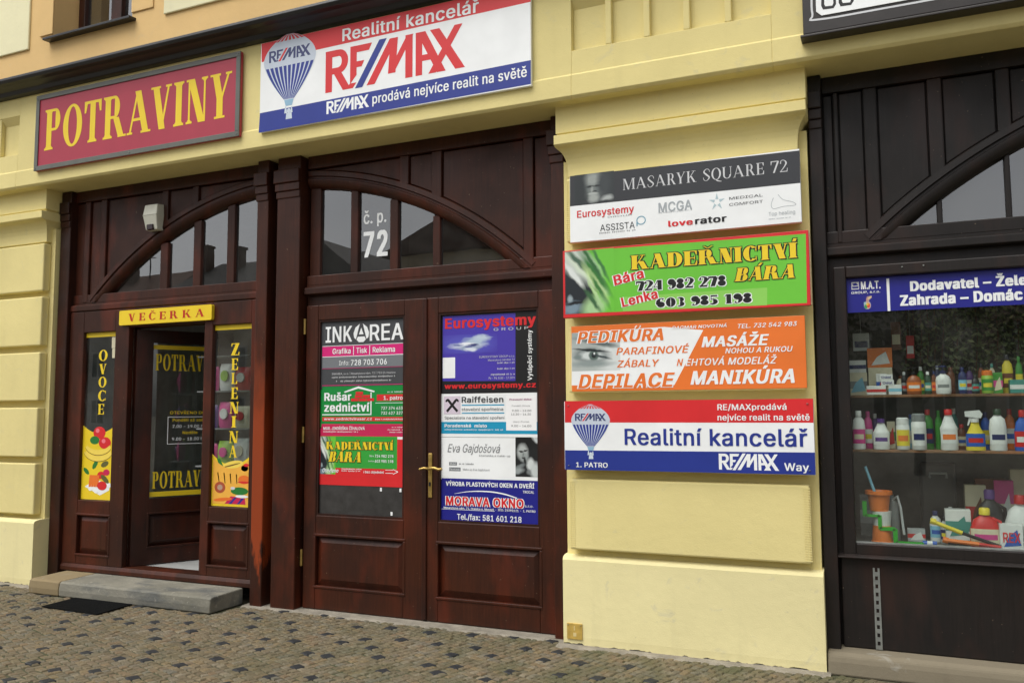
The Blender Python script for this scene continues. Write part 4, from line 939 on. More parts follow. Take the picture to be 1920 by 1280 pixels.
PICS = {
 'hair': (S(108,196,58), [(.05,.3,.55,.9,0,S(30,38,44),.5),(.25,.28,.32,.42,-20,S(26,34,40),.5),(.2,.85,.55,.22,-32,S(196,206,196),.7),(.42,.66,.5,.09,-40,S(208,222,200),.7),(.34,.78,.42,.05,-38,S(70,100,80),.8),(.62,.62,.42,.06,-48,S(52,120,50),.9),(.55,.8,.40,.035,-52,S(44,100,50),.9),(.72,.78,.34,.03,-58,S(60,120,60),.9),
    (.62,.48,.34,.06,-50,S(190,220,150),.9),(.70,.36,.3,.04,-55,S(60,120,56),.9),(.62,.30,.26,.03,-56,S(180,215,150),.9),(.18,.62,.28,.05,-44,S(220,226,222),.7),(.10,.24,.05,.06,0,S(150,165,170),.9),(.14,.08,.2,.10,10,S(120,142,156),.9),(.22,.17,.22,.025,5,S(14,20,24),.8),(.58,.08,.22,.16,20,S(168,206,150),.9),(.56,.2,.24,.04,-50,S(56,100,60),.9)]),
 'portrait': (S(46,52,54), [(.48,.56,.25,.42,4,S(112,120,118),.8),(.48,.80,.21,.20,0,S(150,156,152),.9),(.74,.62,.16,.42,0,S(58,64,66),.9),(.40,.56,.10,.035,0,S(30,34,36),.9),(.58,.57,.08,.035,0,S(40,44,46),.9),(.45,.45,.035,.10,6,S(150,156,152),.9),(.52,.40,.05,.03,0,S(50,54,54),.9),(.46,.32,.12,.04,0,S(178,184,180),.8),(.48,.17,.13,.15,-4,S(160,166,162),.9),(.82,.10,.15,.12,30,S(170,176,174),.8),(.72,-.04,.3,.10,12,S(36,40,42),.6),(.14,.4,.16,.8,0,S(40,46,48),.9)]),
 'eye': (S(176,184,180), [(.9,.3,.3,.6,0,S(214,220,218),.9),(.35,.9,.7,.22,-8,S(160,170,168),.9),(.55,.72,.42,.06,-16,S(92,104,104),.9),(.42,.40,.32,.17,-4,S(70,84,86),.8),(.42,.39,.24,.12,-4,S(206,214,212),.5),(.46,.40,.10,.15,0,S(86,104,98),.4),(.47,.40,.05,.07,0,S(18,24,24),.4),(.48,.45,.018,.025,0,S(230,235,235),.5),(.40,.53,.34,.03,-8,S(30,38,40),.7),(.62,.36,.18,.03,-20,S(60,72,74),.9),(.4,.18,.4,.08,0,S(140,152,150),.9),(.12,.36,.08,.05,10,S(120,134,132),.9)]),
 'face': (S(24,27,28), [(.5,.92,.55,.2,0,S(14,16,16),.8),(.30,.62,.22,.2,-14,S(176,182,180),.6),(.36,.5,.16,.12,-10,S(150,158,156),.8),(.24,.64,.09,.025,-6,S(20,22,22),.8),(.42,.66,.08,.025,6,S(24,26,26),.8),(.32,.55,.025,.05,0,S(120,128,126),.9),(.33,.48,.07,.022,0,S(60,60,60),.8),(.9,.95,.22,.09,-20,S(200,206,206),.7),(.62,.32,.14,.16,-40,S(205,212,210),.6),(.82,.16,.2,.2,-46,S(196,204,202),.7),(.12,.24,.3,.05,16,S(120,128,128),.9),(.08,.14,.25,.07,8,S(150,158,158),.9),(.4,.4,.05,.09,20,S(30,34,34),.8),(.55,.12,.09,.06,0,S(120,126,126),.9)]),
 'splash': (S(70,56,168), [(.45,.5,.42,.42,0,S(88,90,190),1.4),(.46,.42,.30,.16,4,S(206,214,230),.7),(.60,.62,.18,.20,38,S(176,196,214),.9),(.72,.80,.14,.14,30,S(190,206,222),.9),(.5,.30,.18,.14,0,S(150,166,190),.8),(.42,.50,.16,.06,12,S(236,240,246),.7),(.52,.20,.10,.10,0,S(216,224,236),.7),(.28,.46,.10,.05,0,S(120,130,180),.8),(.58,.44,.08,.06,0,S(60,66,120),.8),(.48,.36,.06,.05,0,S(84,92,150),.8)]),
 'figure': (S(28,30,132), [(.5,.30,.36,.30,0,S(210,206,200),.3),(.35,.2,.2,.16,0,S(60,150,90),.4),(.62,.28,.18,.2,0,S(220,70,50),.4),(.5,.4,.14,.12,0,S(232,190,50),.5),(.55,.72,.16,.26,-14,S(190,150,140),.5),(.8,.88,.26,.1,24,S(214,190,150),.5),(.25,.45,.14,.1,0,S(150,190,200),.5)]),
}
_pk = [0]
def special(par, e, y):
    kind, x0, x1, z0, z1 = e[1:6]; w, h = x1-x0, z1-z0; cx, cz = (x0+x1)/2, (z0+z1)/2
    if kind == 'remaxlogo': remaxlogo(par, x0, x1, z0, z1, y, e[6], e[7])
    elif kind == 'balloon': balloon(par, x0, x1, z0, z1, y)
    elif kind in PICS: picture(par, {'hair':'hair_photo','portrait':'portrait_photo','eye':'eye_photo','face':'face_photo','splash':'splash_photo','figure':'emblem'}[kind], x0, x1, z0, z1, y, PICS[kind][0], PICS[kind][1], .10 if kind == 'splash' else .035, 7)
    elif kind == 'bubble': g = MB(); r = Glyph(.01,.01,0,0); r.ring(cx, cz+.004, w*.5, h*.45, .007, .007); [g.flat(q, y) for q in r.p]; g.flat([(x0,z0),(x0+.008,z0),(x0+.008,cz),(x0,cz)], y-.0001); build('emblem', g, plain('pale_cyan_print', S(110,160,180), .42, .04), par)
    elif kind == 'star':
        g = MB()
        for i in range(5):
            t = R(90+72*i); t2 = R(90+72*i+30); t3 = R(90+72*i-30); g.flat([(cx+.2*w*math.cos(t3), cz+.2*h*math.sin(t3)), (cx+.55*w*math.cos(t), cz+.55*h*math.sin(t)), (cx+.2*w*math.cos(t2), cz+.2*h*math.sin(t2))], y)
        build('emblem', g, plain('pale_teal_print', S(176,198,204), .42, .04), par)
    elif kind == 'foot':
        r = Glyph(.01,.01,0,0); r.stroke([(x0+w*.3,z1),(x0+w*.5,cz+h*.1),(x1-w*.1,z0+h*.35),(x1,z0+h*.12),(cx,z0+h*.1),(x0+w*.1,z0),(x0,z0+h*.3),(x0+w*.1,z1-h*.2)], [.003]*8); g = MB(); [g.flat(q, y) for q in r.p]; build('emblem', g, INK['lgy'], par)
    elif kind == 'inka':
        g = MB(); n = 20
        def half(s): return [(cx+s*w*.06, z1), (cx+s*w*.5, cz+h*.12), (cx+s*w*.42, cz-h*.28), (cx+s*w*.36, cz-h*.28)]
        g.flat([(cx-.10*w,z1),(cx-.38*w,z1-.2*h),(cx-.5*w,cz),(cx-.46*w,z0+.25*h),(cx-.34*w,z0+.16*h)], y).flat([(cx+.10*w,z1),(cx+.34*w,z0+.16*h),(cx+.46*w,z0+.25*h),(cx+.5*w,cz),(cx+.38*w,z1-.2*h)], y)
        g.flat([(cx-.15*w,z0+.42*h),(cx+.15*w,z0+.42*h),(cx,z0+.78*h)], y).flat([(cx-.3*w,z0+.14*h),(cx-.15*w,z0+.0*h),(cx+.15*w,z0),(cx+.3*w,z0+.14*h),(cx+.22*w,z0+.30*h),(cx-.22*w,z0+.30*h)], y)
        build('emblem', g, INK['wht'], par)
    elif kind == 'rushouse':
        g = MB(); t = .014
        ax, bx, px_ = x0+w*.44, x1, x0+w*.70
        g.flat([(ax,z1-h*.22),(px_,z1-t*1.3),(px_,z1),(ax-.01,z1-h*.18)], y).flat([(px_,z1-t*1.3),(bx,z1-h*.22),(bx+.004,z1-h*.17),(px_,z1)], y)
        g.flat([(bx-.035,z0),(bx-.025,z0),(bx-.025,z1-h*.22),(bx-.035,z1-h*.22)], y).flat([(x0,z0),(bx-.025,z0),(bx-.025,z0+.008),(x0,z0+.008)], y-.0001)
        build('house_outline', g, INK['wht'], par); g = MB(); bw_, bh = w*.14, h*.10
        for r_, c_ in ((0,0),(0,1),(0,2),(1,0),(1,1),(2,.6)): g.flat([(x0+w*.56+(c_+.5*(r_ % 2))*bw_*1.06, z0+h*.48+r_*bh*1.15), (x0+w*.56+(c_+.5*(r_ % 2))*bw_*1.06+bw_, z0+h*.48+r_*bh*1.15), (x0+w*.56+(c_+.5*(r_ % 2))*bw_*1.06+bw_, z0+h*.48+r_*bh*1.15+bh), (x0+w*.56+(c_+.5*(r_ % 2))*bw_*1.06, z0+h*.48+r_*bh*1.15+bh)], y-.0002)
        build('brick_print', g, INK['red'], par)
    elif kind == 'arrow':
        r = Glyph(.01,.01,0,0); r.stroke([(x0,cz-.012),(x0+w*.6,cz-.012)], [.004]*2, 1); r.stroke([(x0,cz+.012),(x0+w*.6,cz+.012)], [.004]*2, 1); r.stroke([(x0+w*.6,z0),(x1,cz)], [.005]*2, 1); r.stroke([(x0+w*.6,z1),(x1,cz)], [.005]*2, 1); g = MB(); [g.flat(q, y-i*.00003) for i, q in enumerate(r.p)]; build('arrow_print', g, INK['wht'], par)
    elif kind == 'gable':
        g = MB().flat([(x0,z0),(x1,z0),(x1,z1),(x0,z1)], y); build('emblem_ground', g, plain('pale_lilac_print', S(212,200,214), .42, .04), par)
        r = Glyph(.01,.01,0,0); u = w*.14
        r.stroke([(x0+w*.18,z0+h*.14),(x0+w*.52,z0+h*.52),(x0+w*.76,z0+h*.80),(x0+w*.88,z0+h*.68)], [u,u,u,u*.5], 3); r.stroke([(x1-w*.18,z0+h*.14),(x1-w*.52,z0+h*.52),(x1-w*.76,z0+h*.80),(x1-w*.88,z0+h*.68)], [u,u,u,u*.5], 3)
        g = MB(); [g.flat(q, y-.0003-i*.00002) for i, q in enumerate(r.p)]; build('emblem', g, INK['blk'], par)
    elif kind == 'arc':
        r = Glyph(.01,.01,0,0); r.stroke([(x0,z0+h*.4),(x0+w*.25,z1-h*.1),(x0+w*.55,z1),(x0+w*.8,z1-h*.35),(x1,z0)], [.002,.006,.009,.010,.008]); g = MB(); [g.flat(q, y) for q in r.p]; build('swoosh', g, INK['wht'], par)
    elif kind == 'matbox':
        g = MB().flat([(x0,z0),(x1,z0),(x1,z1),(x0,z1)], y); build('emblem_ground', g, INK['lgr'], par)
        g = MB().flat([(x0+w*.1,z0+h*.15),(x0+w*.9,z0+h*.15),(x0+w*.9,z0+h*.4),(x0+w*.1,z0+h*.4)], y-.0004).flat([(x0+w*.3,z0+h*.5),(x0+w*.9,z0+h*.55),(x0+w*.6,z0+h*.9),(x0+w*.1,z0+h*.8)], y-.0004); build('emblem', g, INK['navy'], par)
def fill(par, key, y):
    nb = sum(e[0] in 'BQ' for e in TX[key]); i = 0
    for e in TX[key]:
        if e[0] in 'BQ': i += 1; yy = y-.0003*i
        else: yy = y-.0003*nb-(.0004 if e[0] == 'X' else .0013)
        if e[0] == 'T': lettering(par, e[1], e[2], e[3], e[4], e[5], e[6], e[7], yy, **(e[8] if len(e) > 8 else {}))
        elif e[0] == 'B': build('printed_band', MB().flat([(e[2],e[4]),(e[3],e[4]),(e[3],e[5]),(e[2],e[5])], yy), INK[e[1]], par)
        elif e[0] == 'Q': build('printed_field', MB().flat([(x, z) for x, z in reversed(e[2])], yy), INK[e[1]], par)
        else: special(par, e, yy)
def board(name, label, x0, x1, z0, z1, y0, y1, mat, key=None, cat='sign', bevel=.002, group=None, round_=0):
    o = emp(name, ((x0+x1)/2, y1, z0), label, cat, group)
    if round_:
        pts = []
        for cx, cz, a in ((x1-round_,z1-round_,0),(x0+round_,z1-round_,90),(x0+round_,z0+round_,180),(x1-round_,z0+round_,270)):
            for k in range(5): t = R(a+k*22.5); pts.append((cx+round_*math.cos(t), cz+round_*math.sin(t)))
        build('panel', MB().prism(pts, y0, y1), mat, o)
    else: build('panel', MB().box(x0,x1,y0,y1,z0,z1), mat, o, bevel)
    if key: fill(o, key, y0)
    return o
o = board('shop_sign', 'maroon board with grey frame and yellow letters POTRAVINY above the grocery', -7.300, -4.822, 3.897, 4.626, -.030, -.001, INK['maroon'], 'potraviny')
fm = plain('grey_sign_frame', S(96,98,92), .5, .1); x0, x1, z0, z1 = -7.302, -4.82, 3.895, 4.628; t = .045
build('frame', MB().box(x0,x1,-.040,-.0305,z0,z0+t).box(x0,x1,-.040,-.0305,z1-t,z1).box(x0,x0+t,-.040,-.0305,z0+t,z1-t).box(x1-t,x1,-.040,-.0305,z0+t,z1-t), fm, o, .003)
for x in (x0+.022, -6.06, x1-.022):
    for z in (z0+.022, z1-.022): build('screw', MB().lathe([(.007,0),(.007,.004)], x, -.041, z-.002, 8), STEEL, o)
board('estate_agency_sign', 'large red, white and blue board with balloon and RE/MAX, above the double door', -4.612, -2.19, 3.897, 4.652, -.03, -.001, INK['wht'], 'remax')
board('address_sign', 'grey and white board reading MASARYK SQUARE 72 with a portrait, topmost on the pilaster', -1.963, -.416, 2.776, 3.247, .122, .164, INK['wht'], 'masaryk')
o = board('hairdresser_sign', 'green board with red border reading KADEŘNICTVÍ BÁRA on the pilaster', -2.020, -.380, 2.246, 2.721, .121, .164, INK['red'], 'kader')
build('edge', MB().box(-2.019,-.381,.134,.1635,2.245,2.2465).box(-.3805,-.372,.136,.1635,2.25,2.717), plain('board_edge', S(196,180,140), .7, .15, 60), o)
board('pedicure_sign', 'orange and white board with an eye reading PEDIKÚRA and MANIKÚRA', -1.970, -.420, 1.732, 2.186, .141, .164, INK['ora'], 'pedi')
o = board('estate_agency_sign', 'red, white and blue board reading Realitní kancelář, lowest on the pilaster', -2.021, -.387, 1.197, 1.662, .121, .164, INK['wht'], 'remaxway')
for x in (-1.99, -.42):
    for z in (1.225, 1.635): build('screw', MB().lathe([(.006,0),(.006,.004)], x, .117, z-.002, 8), STEEL, o)
dp = .3755
board('door_poster', 'grey and pink INKAREA poster at the top of the left door pane', -4.262, -3.462, 1.795, 2.346, dp, .3778, INK['dgr'], 'inkarea', 'poster', 0)
board('door_poster', 'green poster with a house outline reading Rušar zednictví', -4.262, -3.462, 1.477, 1.788, dp, .3778, INK['grn'], 'rusar', 'poster', 0)
board('door_poster', 'narrow crimson strip with white print below the green Rušar poster', -4.262, -3.462, 1.362, 1.465, dp, .3778, INK['crim'], 'crimson', 'poster', 0)
board('door_poster', 'small red and green KADEŘNICTVÍ BÁRA poster on the left door', -4.262, -3.462, 1.008, 1.352, dp, .3778, INK['red'], 'kader2', 'poster', 0)
board('door_poster', 'black and violet Eurosystemy poster at the top of the right door pane', -3.127, -2.318, 1.727, 2.348, dp, .3778, INK['blk'], 'euro', 'poster', 0)
board('door_poster', 'white and turquoise Raiffeisen poster on the right door', -3.127, -2.318, 1.405, 1.716, dp, .3778, INK['wht'], 'raiff', 'poster', 0)
board('door_poster', 'white Eva Gajdošová card with a black and white photo on the right door', -3.127, -2.318, 1.082, 1.384, dp, .3778, INK['wht'], 'eva', 'poster', 0)
board('door_poster', 'navy MORAVA OKNO poster at the foot of the right door pane', -3.127, -2.318, .776, 1.072, dp, .3778, INK['navy'], 'morava', 'poster', 0)
for x, z in ((-3.67,.985),(-3.49,.985),(-3.57,.80)): tag(build('paper_scrap', MB().box(x-.009,x+.009,.3762,.3778,z-.014,z+.014), INK['wht']), {(-3.67,.985): 'left of two white paper scraps on the dark left door pane', (-3.49,.985): 'right of two white paper scraps under the hairdresser poster', (-3.57,.80): 'lone white paper scrap at the foot of the left door pane'}[(x, z)], 'paper scrap')
board('shop_sign', 'yellow board with red letters VEČERKA over the grocery door', -6.492, -5.376, 2.416, 2.553, .29, .3245, INK['yel'], 'vecerka', round_=.015)
fill(SW1, 'ovoce', .3612); fill(SW2, 'zelenina', .3612)
fill(FA2, 'cp72', .4150)
o = board('window_banner', 'dark blue banner reading Dodavatel and Zahrada across the display window top', -.176, 2.03, 2.211, 2.43, .3545, .3595, INK['navy'], 'mat', 'banner', 0)
# dark framed sign cut off by the top of the picture
o = emp('shop_sign', (.7, -.0, 3.9), 'black framed sign with white panel above the hardware shop, cut off by the picture', 'sign')
dk = plain('black_sign_wood', (.018,.014,.012), .45, .3, 8)
build('frame', MB().box(-.355, 2.6, -.075, -.001, 3.90, 4.75), dk, o, .006); build('ledge', MB().extr([(-.105,3.872),(-.105,3.887),(-.075,3.8999),(-.001,3.8999),(-.001,3.872)], -.37, 2.62), dk, o, .004)
build('panel', MB().prism([(-.275,4.03),(-.245,4.0),(2.45,4.0),(2.48,4.03),(2.48,4.7),(-.275,4.7)], -.0815, -.0755), INK['wht'], o)
gl = Glyph(.01,.01,0,0); gl.stroke([(-.297,4.7),(-.299,4.2),(-.297,4.02),(-.26,3.98),(.3,3.977),(2.4,3.977)], [.012]*6, 5); g = MB(); [g.flat(q, -.0765) for q in gl.p]; build('piping', g, INK['lgr'], o)
for xx, ww in ((-.235,.075), (-.135,.075)):      # feet of two outlined capitals
    build('lettering', MB().flat([(xx,4.035),(xx+ww*.8,4.032),(xx+ww,4.055),(xx+ww*.9,4.6),(xx+.01,4.6),(xx-.01,4.06)], -.0825), INK['blk'], o)
    build('lettering', MB().flat([(xx+.014,4.052),(xx+ww*.72,4.049),(xx+ww*.8,4.064),(xx+ww*.75,4.6),(xx+.022,4.6),(xx+.008,4.066)], -.0832), INK['wht'], o)

# ---------------------------------------------------------------- pictures stuck to the grocery windows
def sticker(label, x0, x1, z0, za, zm, y, what):
    o = emp('window_sticker', ((x0+x1)/2, y, z0), label, 'sticker'); n = 14
    top = [(x1+(x0-x1)*k/n, zm+(za-zm)*(2*k/n-1)**2) for k in range(n+1)]
    build('backing', MB().prism([(x0,z0),(x1,z0)]+top, y, y+.0015), INK['yel'], o)
    w = x1-x0; h = za-z0
    inn = [(x0+.012+(w-.024)*(1-k/n), zm-.03+(za-zm)*(2*k/n-1)**2) for k in range(n+1)]
    if what == 'basket': build('inner_field', MB().flat([(x0+.012,z0+.02),(x1-.012,z0+.02)]+inn, y-.0008), plain('pale_orange_print', S(238,178,70), .42, .05), o)
    def d(nm, poly, col, k): 
        return build(nm, MB().flat([(x0+u*w, z0+v*h) for u, v in poly], y-.0002-.00012*k), INK[col] if isinstance(col, str) else col, o)
    orange = INK['ora']; dg_ = plain('leaf_green_print', S(40,120,50), .42, .05); hi = plain('apple_highlight', S(240,120,130), .42, .05); ban = plain('banana_print', S(242,214,90), .42, .05); out = INK['brown']
    if what == 'fruit':
        d('apple', ell(.52,.90,.19,.085), 'red', 1); d('apple_shine', ell(.46,.93,.06,.03), hi, 2); d('pear', ell(.38,.80,.15,.055), dg_, 2); d('apple', ell(.70,.765,.19,.08), 'red', 3); d('apple_shine', ell(.66,.79,.06,.03), hi, 4)
        for k, (dz, sc_) in enumerate(((0,1),(-.07,1.1))):
            arc_ = [(.5+.42*sc_*math.cos(R(a)), .74+dz+.14*sc_*math.sin(R(a))) for a in range(195, 350, 12)]; arc2 = [(.5+.36*sc_*math.cos(R(a)), .76+dz+.09*sc_*math.sin(R(a))) for a in range(345, 190, -12)]
            d('banana_edge', [(u, v-.008) for u, v in arc_]+arc2, out, 5+2*k); d('banana', arc_+arc2, ban, 6+2*k)
        d('leaf', ell(.42,.47,.10,.045,8,30), dg_, 5); d('leaf', ell(.15,.38,.10,.035,8,-20), dg_, 5); d('leaf', ell(.72,.48,.12,.04,9,10), plain('herb_print', S(96,96,50), .42, .05), 5)
        d('tray', [(.12,.17),(.6,.06),(.88,.13),(.9,.22),(.45,.27)], 'wht', 6); d('tomato', ell(.62,.33,.12,.05), 'red', 9); d('tomato', ell(.78,.37,.10,.042), 'crim', 10); d('herb', ell(.74,.28,.14,.04,9,-20), plain('herb_print', S(96,96,50), .42, .05), 11)
        for k in range(4): d('carrot', [(.24+.08*k,.17),(.31+.08*k,.17),(.36+.07*k,.33),(.26+.07*k,.33)], orange, 12+k)
        d('pepper', ell(.66,.19,.15,.06), 'red', 17); d('egg', ell(.30,.14,.06,.025), 'wht', 18); d('egg', ell(.48,.11,.06,.025), 'wht', 18); d('egg', ell(.88,.2,.07,.03), 'wht', 18)
    else:
        kb = plain('basket_print', S(206,160,60), .42, .05)
        d('bread', ell(.50,.78,.30,.09,16,12), ban, 1); d('bread_line', ell(.50,.79,.24,.012,12,12), out, 2); d('leek', [(.12,.92),(.20,.92),(.36,.66),(.24,.66)], dg_, 3); d('basket', [(.12,.66),(.80,.58),(.74,.40),(.20,.44)], kb, 4)
        for k in range(4): d('basket_line', [(.14+.16*k,.65-.01*k),(.17+.16*k,.65-.01*k),(.21+.15*k,.44),(.19+.15*k,.44)], out, 5)
        d('bow', ell(.84,.74,.09,.06), 'blue', 5); d('bow', ell(.88,.80,.07,.03), 'red', 6); d('burger', ell(.83,.52,.15,.085), orange, 6); d('burger_line', ell(.83,.47,.16,.02), 'red', 7); d('cabbage', ell(.72,.30,.22,.075), dg_, 8); d('ham', ell(.22,.36,.14,.11), plain('ham_print', S(170,80,50), .42, .05), 8); d('ham_ring', ell(.22,.36,.07,.055), 'skin', 9)
        d('sausage', ell(.30,.13,.24,.035,16,5), orange, 10); d('cloth', [(.35,.05),(.88,.05),(.86,.17),(.5,.2)], 'crim', 9); d('cloth_stripe', [(.45,.05),(.52,.05),(.66,.18),(.6,.18)], 'blue', 10); d('cloth_stripe', [(.66,.05),(.72,.05),(.84,.16),(.78,.17)], 'blue', 10); d('dish', ell(.78,.20,.16,.028), 'wht', 11); d('mushroom', ell(.55,.35,.06,.03), 'lgr', 11)
    return o
sticker('yellow sticker with apples, bananas and vegetables in the window lettered OVOCE', -6.992, -6.575, .795, 1.487, 1.415, .3588, 'fruit')
sticker('yellow sticker with a picnic basket in the window lettered ZELENINA', -5.392, -4.96, .795, 1.24, 1.15, .3588, 'basket')
tag(build('window_note', MB().box(-6.655,-6.58,.3588,.3600,2.215,2.32).box(-6.645,-6.585,.3588,.3600,2.12,2.213), plain('cream_paper', S(206,200,170), .7, .05)), 'cream paper note stuck at the top of the OVOCE window', 'note')

# ---------------------------------------------------------------- small fixtures
o = emp('alarm_box', (-6.10, .365, 3.28), 'white alarm siren box on the brown panel beside the left fanlight', 'alarm')
build('cover', MB().add([(-6.19,.27,3.52),(-6.035,.27,3.52),(-6.035,.367,3.53),(-6.19,.367,3.53),(-6.20,.255,3.42),(-6.03,.255,3.42),(-6.03,.367,3.42),(-6.20,.367,3.42),(-6.185,.285,3.285),(-6.045,.285,3.285),(-6.045,.367,3.285),(-6.185,.367,3.285)],
   [(0,1,2,3),(4,5,1,0),(5,6,2,1),(6,7,3,2),(7,4,0,3),(8,9,5,4),(9,10,6,5),(10,11,7,6),(11,8,4,7),(11,10,9,8)]), OFFW, o, .008)
build('lens', MB().prism([(-6.155,3.285),(-6.08,3.285),(-6.08,3.335),(-6.155,3.335)], .262, .30), plain('dark_lens', S(40,18,24), .2), o, .004)
build('seam', MB().box(-6.202,-6.028,.2535,.262,3.419,3.4225), plain('seam_grey', S(150,150,138), .6), o)
o = emp('wall_plate', (-1.98,.18,.045), 'small square brass plate low on the yellow plinth', 'plate')
build('plate', MB().box(-2.036,-1.926,.170,.1795,.045,.152), BRASSP, o, .003)
for x in (-2.026,-1.936): build('screw', MB().lathe([(.005,0),(.005,.003)], x, .1685, .140, 8), STEEL, o)
build('engraving', MB().box(-1.985,-1.979,.1690,.1698,.105,.135).box(-1.990,-1.968,.1690,.1698,.065,.090), plain('pale_engraving', S(214,196,140), .5), o)
o = emp('perforated_strip', (-.07,.334,.136), 'perforated zinc strip standing against the dark panel under the display window', 'metal strip')
g = MB(); xa, xb, z0, z1 = -.088, -.050, .137, .625; n = 10
g.box(xa, xa+.011, .326, .3345, z0, z1).box(xb-.011, xb, .326, .3345, z0, z1)
for k in range(n): zz = z0+(z1-z0)*k/n; g.box(xa+.011, xb-.011, .328, .3345, zz, zz+(z1-z0)/n*.5)
build('strip', g, STEEL, o)
# ================================================================ goods in the hardware shop's window
def cm(n, *c, rough=.35): return plain('plastic_'+n, S(*c), rough, .06, 12)
C_ = {k: cm(k, *c) for k, c in dict(white=(222,224,222), pink=(206,66,140), purple=(92,60,130), orange=(226,122,50), yellow=(226,206,60), red=(196,38,36), green=(60,140,50), dkgreen=(26,60,36), navy=(28,40,92), blue=(40,90,180),
    brown=(110,62,36), amber=(150,84,48), teal=(70,140,130), black=(26,26,28), grey=(130,134,134), cream=(216,208,180), lblue=(130,190,214), lime=(150,190,70), silver=(180,184,186)).items()}
def pxX(px, y=.55): return (-.172+(px-1600)*.00303)*(1+(y-.45)*.17)
def H(px): return px*.00303
def bottle(kind, label, px, wpx, hpx, z, body, cap, band=None, y=.55, cat='bottle', accent=None, text=None, name=None):
    accent = accent or (['white','cream','red','blue','yellow'][px % 5] if band and kind != 'box' else None)
    band = band or (body if accent and kind != 'box' else None); x = pxX(px, y); k_ = 1.0 if kind == 'box' else 1.13; w = H(wpx)*k_; h = H(hpx)*(1.0 if kind == 'box' else 1.04); r = w/2; B = C_[body]; K = C_[cap]
    o = emp(name or {'box':'carton','can':'spray_can','tub':'tub'}.get(kind, 'bottle'), (x, y, z), label, cat)
    def lab(za, zb, rr, sy, col):
        g = MB(); n = 12; vs = []
        for zz in (za, zb):
            for k in range(n+1): t = R(200+140*k/n); vs.append((x+rr*1.01*math.cos(t), y+rr*1.01*sy*math.sin(t), z+zz))
        g.add(vs, [(k, k+1, n+2+k, n+1+k) for k in range(n)]); build('label', g, C_[col], o, smooth=True)
        if accent:
            g = MB(); vs = []
            for zz in (za+(zb-za)*.3, za+(zb-za)*.65):
                for k in range(n+1): t = R(225+90*k/n); vs.append((x+rr*1.025*math.cos(t), y+rr*1.025*sy*math.sin(t), z+zz))
            g.add(vs, [(k, k+1, n+2+k, n+1+k) for k in range(n)]); build('label_print', g, C_[accent], o, smooth=True)
    if kind == 'box':
        build('body', MB().box(x-r, x+r, y, y+min(.09, w*.7), z, z+h), B, o, .002)
        if band: build('label', MB().box(x-r*.999, x+r*.999, y-.0008, y, z+h*.30, z+h*.62), C_[band], o)
        if accent: build('label_print', MB().prism([(x-r*.7,z+h*.12),(x+r*.8,z+h*.2),(x+r*.5,z+h*.8),(x-r*.2,z+h*.55)], y-.0018, y-.001), C_[accent], o)
        if text: lettering(o, text, 'b', 'navy' if text == 'Odol' else 'red', x-r*.75, x+r*.75, z+h*.3, h*.38, y-.0025)
    elif kind == 'can':
        build('body', MB().lathe([(r*.9,0),(r,.006),(r,h*.74),(r*.8,h*.8)], x, y, z), B, o, smooth=True); build('cap', MB().lathe([(r*.93,h*.78),(r*.93,h*.96),(r*.7,h)], x, y, z), K, o, smooth=True)
        if band: lab(h*.12, h*.62, r, 1, band)
    elif kind == 'pump':
        build('body', MB().lathe([(r*.9,0),(r,.008),(r*1.0,h*.5),(r*.8,h*.62),(r*.35,h*.70),(r*.3,h*.74)], x, y, z, sy=.65), B, o, smooth=True)
        build('pump', MB().lathe([(r*.36,h*.73),(r*.36,h*.82),(r*.12,h*.83),(r*.12,h*.94),(r*.5,h*.95),(r*.5,h)], x, y, z).box(x-r*.9, x, y-.006, y+.006, z+h*.95, z+h*.985), K, o, smooth=True)
        if band: lab(h*.12, h*.45, r, .65, band)
    elif kind == 'spray':
        build('body', MB().lathe([(r*.95,0),(r,.008),(r*.9,h*.40),(r*.45,h*.62),(r*.38,h*.72)], x, y, z, sy=.6), B, o, smooth=True)
        build('trigger', MB().lathe([(r*.42,h*.70),(r*.42,h*.80)], x, y, z).prism([(x-r*.95,z+h*.84),(x+r*.6,z+h*.80),(x+r*.8,z+h*.90),(x+r*.5,z+h),(x-r*.95,z+h*.97)], y-.014, y+.014).prism([(x-r*.75,z+h*.62),(x-r*.6,z+h*.62),(x-r*.3,z+h*.82),(x-r*.55,z+h*.82)], y-.006, y+.006), K, o)
        if band: lab(h*.10, h*.42, r, .6, band)
    elif kind == 'jug':
        build('body', MB().lathe([(r*.92,0),(r,.01),(r*.98,h*.45),(r*.72,h*.70),(r*.34,h*.80),(r*.30,h*.84)], x, y, z, sy=.5), B, o, smooth=True)
        build('handle', MB().tube([(x+r*.45,y,z+h*.74),(x+r*.95,y,z+h*.66),(x+r*1.0,y,z+h*.40)], r*.13, 8), B, o, smooth=True)
        build('cap', MB().lathe([(r*.36,h*.83),(r*.36,h*.97),(r*.3,h)], x, y, z), K, o, smooth=True)
        if band: lab(h*.10, h*.48, r, .5, band)
    else:
        sh_ = .75 if kind == 'tall' else .6
        build('body', MB().lathe([(r*.9,0),(r,.008),(r*.92,h*.3),(r,h*.55),(r*.85,h*sh_),(r*.42,h*.84),(r*.40,h*.88)], x, y, z, sy=.65), B, o, smooth=True)
        build('cap', MB().lathe([(r*.46,h*.86),(r*.46,h*.985),(r*.40,h)], x, y, z), K, o, smooth=True)
        if band: lab(h*.15, h*.52, r, .65, band)
    return o
SHW = wood('shelf_pine', (.16,.085,.04), (.26,.15,.075), .5)
Z1, Z2, Z0 = 1.690, 1.343, .752
